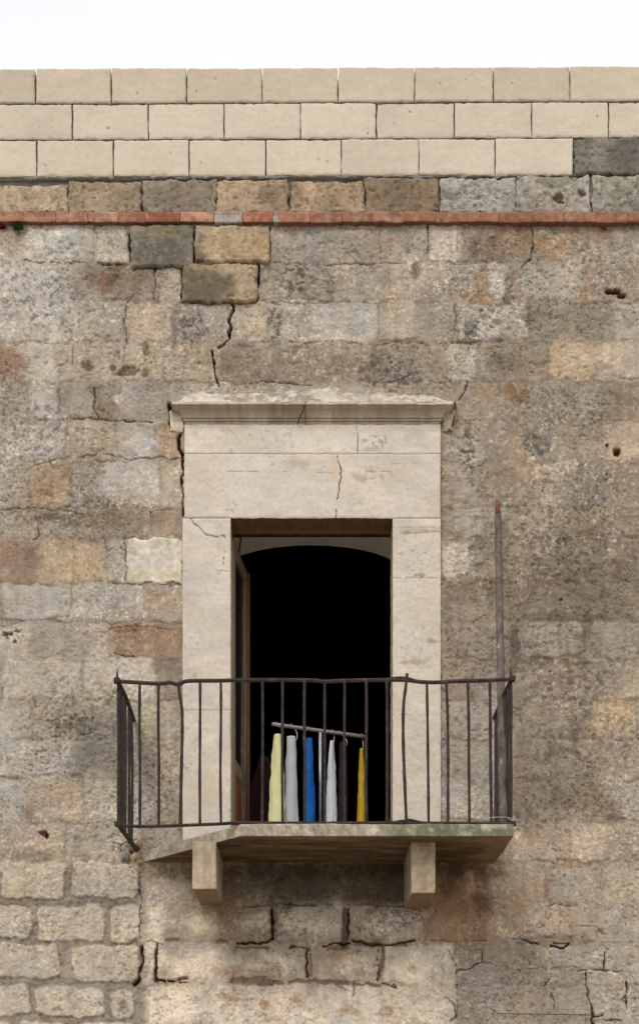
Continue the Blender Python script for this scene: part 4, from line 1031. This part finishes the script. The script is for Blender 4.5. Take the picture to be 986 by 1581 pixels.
# floor pavement edge / thin sill at top is part of the slab; sloping cut at the left shows pale limestone
def corb(px0, px1, pyb, pyb_w, taper):
    y0 = -.55; k_ = (D+y0)/D/PPM
    x0, x1 = (px0-VX)*k_, (px1-VX)*k_; zb0 = EYE+(VY-pyb)*k_; zbw = EYE+(VY-pyb_w)/PPM
    bm = bmesh.new(); top = zb_+.004
    fr = [(x0, y0, top), (x1, y0, top), (x1-taper, y0, zb0), (x0+taper, y0, zb0)]
    bk = [(x0, .02, top), (x1, .02, top), (x1-taper, .02, zbw), (x0+taper, .02, zbw)]
    f = [bm.verts.new(p) for p in fr]; b = [bm.verts.new(p) for p in bk]
    bm.faces.new(f[::-1]); bm.faces.new(b)
    for i in range(4): bm.faces.new((f[i], f[(i+1) % 4], b[(i+1) % 4], b[i]))
    bmesh.ops.bevel(bm, geom=bm.edges[:], offset=.004, segments=1, affect='EDGES')
    def cc(co, no):
        x, y, z = co.T; a, b2 = x*PPM+y*150, z*PPM+y*100
        c = np.empty((len(x), 3)); c[:] = (184, 166, 142) if px0 < 400 else (168, 150, 126)
        c *= (1+.2*fbm(a, b2*.4, 14, 5, 4, .6)+.12*fbm(a, b2, 4, 6, 2))[:, None]
        sk = sst(.0, .35, fbm(a*1.4, b2*.12, 8, 8, 3, .6))*.4; c += (np.array((136, 120, 100))-c)*sk[:, None]
        wt2 = sst(.2, .4, fbm(a, b2, 6, 9, 3, .65))*.4; c += (np.array((204, 192, 172))-c)*wt2[:, None]
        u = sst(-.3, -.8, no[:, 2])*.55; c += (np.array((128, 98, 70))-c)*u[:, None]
        return c
    return stone_obj('corbel', bm, M_SLAB, BAL, .0028, cc, .014)
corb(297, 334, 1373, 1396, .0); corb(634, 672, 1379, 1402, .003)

# railing
rail_y = -SD+.02
def RP(px, py): return P(px, py, rail_y)
bm = bmesh.new()
top_pts = [(180,1051.5),(200,1053),(245,1055.5),(262,1054),(272,1056.5),(279,1055.5),(290,1051.5),(330,1051),(400,1050),(480,1050.5),(500,1052.5),(530,1051),(590,1050),(625,1050),(650,1053),(675,1053.5),(700,1052),(740,1051),(792,1048.5)]
bot_pts = [(180,1272.5),(200,1275.5),(245,1275.5),(290,1274),(340,1272),(372,1270.5),(480,1271),(600,1270.5),(690,1271),(794,1272)]
tube(bm, interp([RP(*p) for p in top_pts], 4), .0125, 6, flat=.7)
tube(bm, interp([RP(*p) for p in bot_pts], 4), .0105, 6, flat=.8)
XLr = (182-VX)*(D+rail_y)/D/PPM; XRr = (789-VX)*(D+rail_y)/D/PPM
ztr = RP(0, 1051).z; zbl = RP(0, 1272.5).z; ztr_r = RP(0, 1048.5).z
tube(bm, interp([(XLr, rail_y, ztr), (XLr+.006, -.4, ztr+.004), (XLr+.0, .015, ztr-.006)], 5), .013, 6)
tube(bm, interp([(XLr, rail_y, zbl), (XLr+.012, -.4, zbl-.004), (XLr+.02, .015, zbl+.004)], 5), .015, 6)
tube(bm, interp([(XRr, rail_y, ztr_r), (XRr-.004, -.4, ztr_r-.004), (XRr, .015, ztr_r)], 5), .013, 6)
tube(bm, interp([(XRr, rail_y, zbl+.002), (XRr, -.4, zbl+.004), (XRr, .015, zbl+.006)], 5), .011, 6)
for px, py in ((181, 1051), (790, 1048.5), (182, 1272.5), (791, 1272)):
    c = RP(px, py); box(bm, c.x-.018, c.x+.018, c.y-.018, c.y+.018, c.z-.013, c.z+.013)
# overlapping splice on the top rail
tube(bm, interp([RP(597, 1049), RP(612, 1046.5), RP(628, 1047), RP(641, 1051)], 4), .008, 6)
rail = from_bm('railing', bm, M_IRON, BAL, False)
tag(rail, 'rusty bent iron railing')
def bar(pts, r=.0105, name='baluster', seg=6):
    bm = bmesh.new(); pts = interp(pts, 4)
    tube(bm, pts, [r*(1+.10*math.sin(i*1.7+pts[0].x*40)) for i in range(len(pts))], seg); return from_bm(name, bm, M_IRON, rail)
rr_ = random.Random(21)
def toppy(x): return np.interp(x, [p[0] for p in top_pts], [p[1] for p in top_pts])
def botpy(x): return np.interp(x, [p[0] for p in bot_pts], [p[1] for p in bot_pts])
for x in (216, 245, 309, 341, 375, 405, 436, 470, 501, 532, 565, 597, 660, 690, 723, 757):
    j = [rr_.uniform(-.8, .8) for _ in range(3)]
    d0, d1 = (-1.5, 1) if x > 650 else (0, 0)
    bar([RP(x+d0, toppy(x)), RP(x+j[0], 1110), RP(x+j[1]+d1*.5, 1190), RP(x+d1+j[2]*.3, botpy(x))], rr_.uniform(.0088, .0102))
bar([RP(276, 1056), RP(277, 1072), RP(281, 1095), RP(281.5, 1130), RP(280, 1200), RP(278.5, 1272)], .0105)
bar([RP(628, 1040), RP(626, 1060), RP(622.5, 1090), RP(622, 1140), RP(624, 1200), RP(627, 1270)], .0105)
for xx, ys_, zb2 in ((XLr, (-.655, -.60, -.50, -.39, -.20, -.11), zbl), (XRr, (-.66, -.57, -.47, -.17, -.06), zbl)):
    for yy in ys_:
        e = rr_.uniform(-.004, .004)
        bar([(xx+e, yy, ztr), (xx+rr_.uniform(-.005, .005), yy+.01, (ztr+zbl)/2), (xx+e, yy, zb2)], .0105)
for px, py, h in ((181.5, 1050, 19), (788, 1047, 20)):
    bm = bmesh.new(); a = RP(px, py); b = RP(px-.5, py-h); tube(bm, [a, (a+b)/2, b], [.011, .006, .0015], 6); from_bm('spike', bm, M_IRON, rail)
bm = bmesh.new()
tube(bm, interp([RP(600, 1268.5), RP(615, 1270), RP(630, 1266), RP(645, 1269), RP(660, 1272)], 4), .009, 6)
tube(bm, interp([RP(604, 1271), RP(620, 1267), RP(638, 1271), RP(652, 1270)], 4), .007, 5); from_bm('twisted_wire', bm, M_IRON, rail)
bm = bmesh.new()
wp = [RP(756, 1263)+Vector((0, -.012, 0)), RP(768, 1262.5)+Vector((0, -.014, 0)), RP(782, 1263)+Vector((0, -.014, 0)), RP(794, 1266)+Vector((0, -.014, 0))]
tube(bm, interp(wp, 4), .0018, 5); tube(bm, interp([RP(782, 1263)+Vector((0, -.014, 0)), RP(788, 1268)+Vector((0, -.02, 0)), RP(794, 1262)+Vector((0, -.014, 0))], 4), .0018, 5); from_bm('tie_wire', bm, M_WIRE, rail)

# broken mortar where the left rail is let into the wall
rk = random.Random(9)
def rock(bm, c, r, sq=(1, 1, 1)):
    res = bmesh.ops.create_icosphere(bm, subdivisions=3, radius=1.0)
    for v in res['verts']:
        n = v.co.normalized(); s = 1+.28*math.sin(n.x*5+c[0]*90)*math.cos(n.y*4+c[2]*70)+.15*math.sin(n.z*9+n.x*7)
        v.co = Vector((n.x*r*s*sq[0], n.y*r*s*sq[1], n.z*r*s*sq[2]))+Vector(c)
for (px, py, r, m_) in ((214, 1302, .028, M_SLAB), (207, 1312, .03, None), (194, 1322, .028, 1), (212, 1322, .03, 2), (203, 1298, .018, None), (216, 1330, .02, 2)):
    bm = bmesh.new(); c = P(px, py, -.012); rock(bm, c, r, (1, .8, 1.05))
    from_bm('mortar_lump', bm, {None: mat_noise('dark_rubble', (84, 66, 52), (120, 98, 78), 40), 1: mat_noise('grey_rubble', (128, 122, 116), (154, 148, 140), 40), 2: mat_noise('tan_rubble', (156, 134, 106), (184, 162, 132), 40)}.get(m_ if m_ in (None, 1, 2) else 2), B, True)
# ------------------------------------------------------------------ things
t = empty('metal_pole', (P(776, 1272, -.6).x, -.6, FZ))
tag(t, 'tall grey rusty metal pole leaning against the wall from the right corner of the balcony', 'pole')
a = Vector((P(776.5, 1272, -.6).x, -.6, FZ+.003)); b = Vector((P(768, 797, -.09).x, -.09, P(768, 797, -.09).z)); c = Vector((P(767.5, 773, -.075).x, -.075, P(767.5, 773, -.075).z))
bm = bmesh.new(); pts = [a+(b-a)*i/24 for i in range(25)]; tube(bm, pts, [.0262-.0035*i/24+.0006*math.sin(i*2.1) for i in range(25)], 14); from_bm('pole_shaft', bm, M_POLE, t, True)
bm = bmesh.new(); tube(bm, [b-(b-c)*-.0, b+(c-b)*.5, b+(c-b)*.9, c], [.0172, .0172, .0155, .008], 12); from_bm('rusty_tip', bm, M_POLETIP, t, True)

# garment rack
a1 = .30; zbar = (VY-1118)/PPM*(D+a1)/D; a2 = zbar*PPM/(VY-1138)*D-D
barA = P(420, 1118, a1); barB = P(566, 1138, a2)
pm_ = barA+(barB-barA)*.50
rk_ = empty('clothes_rack', (pm_.x, pm_.y, FZ)); tag(rk_, 'silver T-shaped clothes rack with a slanting grey rail in the doorway', 'clothes rack')
bm = bmesh.new(); tube(bm, [barA+(barB-barA)*i/8 for i in range(9)], .0125, 12); from_bm('hanging_rail', bm, M_GREYBAR, rk_, True)
bm = bmesh.new(); tube(bm, [pm_-Vector((0, 0, .013)), Vector((pm_.x, pm_.y, FZ+.02))], .0105, 12); from_bm('post', bm, M_STEEL, rk_, True)
bm = bmesh.new(); ux = (barB-barA).normalized(); uy = Vector((-ux.y, ux.x, 0))
for q in (-1, 1): tube(bm, [Vector((pm_.x, pm_.y, FZ+.018))-uy*.0, Vector((pm_.x, pm_.y, FZ+.014))+uy*.2*q], .0115, 8)
from_bm('base', bm, M_GREYBAR, rk_, True)

def np_cl(tt, q, ph):
    """creases that run down and across the cloth"""
    a = math.sin(4*q+ph+3.5*math.sin(tt*3.1+ph)); b = math.sin(tt*19+3*math.cos(q+ph)+ph*1.7)
    c = math.sin(tt*37-5*math.cos(q)+ph*3.1)
    return .8*a*abs(a)+.55*b*abs(b)*(.5+.5*math.sin(tt*5+ph))+.3*c
def garment(px, pyt, tbar, name, cat, label, mat, wpx_top, wpx_bot, length=.66, side=.17, seed=1, hook=True, sleeve=True, lean=0.0, yaw=0.0, dep=None, wrink=1.0):
    """cloth hanging edge-on: body loft + two sleeves; axis u points away from the viewer"""
    bp = barA+(barB-barA)*tbar if dep is None else Vector((0, dep, 0))
    y0 = bp.y; c = P(px, pyt, y0)
    view = Vector((c.x, c.y+D, 0)).normalized(); 
    u = Vector((view.x*math.cos(yaw)-view.y*math.sin(yaw), view.x*math.sin(yaw)+view.y*math.cos(yaw), 0)); v = Vector((u.y, -u.x, 0))
    e = empty(name, (c.x, c.y, c.z-length)); tag(e, label, cat, 'clothes hanging on the rack' if dep is None else None)
    k_ = (D+y0)/D/PPM
    def loft(cx, hw, top, bot, ht, hb, nm, parent, ofs=0, slope=0.0, sd=0):
        bm = bmesh.new(); rows = 70; seg = 40; rg = []
        for i in range(rows+1):
            tt = i/rows; z = top-(top-bot)*tt
            sh = min(1, .12+tt*top_f) if slope else 1
            wd = hw*(sh if slope else (.75+.25*tt))
            th = ht+(hb-ht)*min(1, tt*1.25)**.8
            ring = []
            for k2 in range(seg):
                q = 2*math.pi*k2/seg
                ph = sd*1.3
                f = 1+.10*math.sin(3*q+ph+1.2*tt)+.10*math.sin(9*q+ph*2+2*tt)*min(1, tt*2)
                fold = wrink*.0022*math.sin(tt*46+5*math.cos(q)+ph+2.5*math.sin(tt*9+ph))*min(1, tt*3)*(.4+.6*math.sin(tt*5+ph)**2)*math.cos(q)**2
                a_ = cx+wd*math.cos(q)
                b_ = (th*f*math.sin(q))+fold*(abs(math.sin(q)))+ofs+lean*tt*.05+.0022*math.sin(tt*6+ph)
                zz = z-(slope*.09*abs(math.cos(q))*min(1, tt*8)*(1 if slope else 0))*(1-tt)+(.008*math.sin(q*3+ph) if i == rows else 0)
                kn = float(np_cl(tt, q, ph))
                b_ += wrink*(.0035*kn*min(1, tt*4)) + .0018*wrink*math.sin(tt*11+ph*2.1)*math.sin(tt*4.3+ph)
                p = Vector((c.x, c.y, 0))+u*a_+v*b_; ring.append(bm.verts.new((p.x, p.y, zz)))
            rg.append(ring)
        for A_, B_ in zip(rg[:-1], rg[1:]):
            for k2 in range(seg): bm.faces.new((A_[k2], A_[(k2+1) % seg], B_[(k2+1) % seg], B_[k2]))
        bm.faces.new(rg[0][::-1]); bm.faces.new(rg[-1])
        return from_bm(nm, bm, mat, parent, True)
    top_f = 6.0
    loft(0, side, c.z, c.z-length, wpx_top*k_*.36, wpx_bot*k_*.36, 'body', e, 0, 1.0, seed)
    if sleeve:
        for sgn in (-1, 1):
            loft(sgn*side*.86, .035, c.z-.045 if wpx_top < 6 else c.z-.02, c.z-length+.04, wpx_top*k_*.5, wpx_bot*k_*.5, 'sleeve', e, wpx_bot*k_*.07*(1 if seed % 2 else -1), 0, seed+3)
    if hook:
        h = empty('hanger', (c.x, c.y, c.z-.02))
        tag(h, hook if isinstance(hook, str) else 'wire hanger', 'hanger', 'wire hangers on the rack rail')
        top = Vector((bp.x, bp.y, bp.z+.0)); nb = Vector((c.x, c.y, c.z-.015))
        bm = bmesh.new(); r0 = .016
        pts = [top+u*(-.014)+Vector((0, 0, .004))+v*.002, top+Vector((0, 0, r0+.004)), top+u*.016+Vector((0, 0, .004)), top+u*.012+v*.034*hk+Vector((0, 0, -.024)), nb+v*.034*hk+Vector((0, 0, .045)), nb+v*.022*hk+Vector((0, 0, .014)), nb]
        tube(bm, interp(pts, 6), .0029, 6); from_bm('hook', bm, M_WIRE, h, True)
        bm = bmesh.new(); sh_ = nb-Vector((0, 0, .085)); tube(bm, [sh_-u*side*.8, nb-Vector((0, 0, .02)), sh_+u*side*.8], .0023, 6); from_bm('hanger_arms', bm, M_WIRE, h, True)
    return e
def bt_(px):    # parameter along rail for a photo column
    best = min(range(201), key=lambda i: abs((lambda q: VX+q.x*PPM*D/(D+q.y))(barA+(barB-barA)*i/200)-px)); return best/200
hk = 1
garment(427, 1141, bt_(427), 'shirt', 'shirt', 'pale yellow shirt hanging on the rack, nearest the open door leaf', M_YEL, 11, 23, seed=1, lean=-.1, hook='wire hanger holding the pale yellow shirt', wrink=1.5)
garment(451, 1144, bt_(449), 'shirt', 'shirt', 'mid grey shirt hanging between the pale yellow and the blue one', M_GRY, 13, 20, seed=2, hook='wire hanger holding the mid grey shirt')
hk = -1
garment(476, 1147, bt_(476), 'shirt', 'shirt', 'blue shirt hanging just left of the silver rack post', M_BLU, 9, 16, seed=3, hook='wire hanger holding the blue shirt')
hk = .3
garment(513, 1151, bt_(513), 'shirt', 'shirt', 'light grey shirt hanging just right of the silver rack post', M_LGR, 6, 16, seed=4, lean=-.1, hook='wire hanger holding the light grey shirt', wrink=1.4)
hk = 1
garment(528, 1153, bt_(524), 'shirt', 'shirt', 'dark brown shirt hanging behind the light grey one', M_BLK, 10, 14, seed=5, hook='wire hanger holding the dark brown shirt')
hk = .2
garment(559, 1157, bt_(558), 'shirt', 'shirt', 'mustard yellow shirt hanging at the right end of the rack', M_MUS, 5, 13, seed=6, hook='wire hanger holding the mustard yellow shirt')
# dark jacket on the edge of the door leaf
jk = garment(404, 1168, 0, 'jacket', 'jacket', 'dark maroon jacket in shadow beside the open door leaf', M_MAR, 12, 60, length=.62, side=.05, seed=7, hook=False, sleeve=True, dep=.74, wrink=2.0)

# weed under the brick course
t = empty('weed', P(29, 348)); tag(t, 'small green weed growing under the brick course at the upper left', 'plant')
bm = bmesh.new(); wr = random.Random(4)
for i in range(60):
    b0 = P(29, 352, -.01)+Vector((wr.uniform(-.012, .012), 0, wr.uniform(-.02, .01)))
    d = Vector((wr.uniform(-1, 1), -wr.uniform(.3, 1.0), wr.uniform(-.25, .8))).normalized(); ln = wr.uniform(.015, .045); s = d.cross(Vector((0, 0, 1))).normalized()*ln*.3
    tip = b0+d*ln; mid = b0+d*ln*.55+Vector((0, 0, .004))
    vs = [bm.verts.new(q) for q in (b0, mid+s, tip, mid-s)]; bm.faces.new(vs)
me = bpy.data.meshes.new('leaves'); bm.to_mesh(me); bm.free(); link('leaves', me, M_LEAF, t, False)
bm = bmesh.new(); tube(bm, interp([P(31, 362, 0), P(29, 354, -.012), P(28, 346, -.02)], 4), .004, 6); from_bm('stem', bm, M_POLETIP, t)

# iron rod let into the wall at the lower right
t = empty('iron_rod', P(840, 1566)); tag(t, 'thin dark iron rod lying flat along the cement patch at lower right', 'rod')
bm = bmesh.new(); tube(bm, interp([P(766, 1565, -.022), P(800, 1565.3, -.024), P(850, 1566, -.024), P(914, 1567, -.018)], 5), .0026, 6); from_bm('rod', bm, M_IRON, t)
# dry twig by the left rail end
t = empty('dry_twig', P(200, 1300)); tag(t, 'dry bent twig sticking out where the left rail enters the wall', 'twig')
bm = bmesh.new(); tube(bm, interp([P(174, 1300, -.05), P(182, 1302, -.045), P(189, 1303, -.03), P(196, 1299, -.02), P(208, 1302, .0)], 5), .0032, 5)
tube(bm, interp([P(189, 1303, -.03), P(186, 1308, -.03), P(187, 1314, -.02)], 4), .0024, 5); from_bm('stem', bm, M_IRON, t)
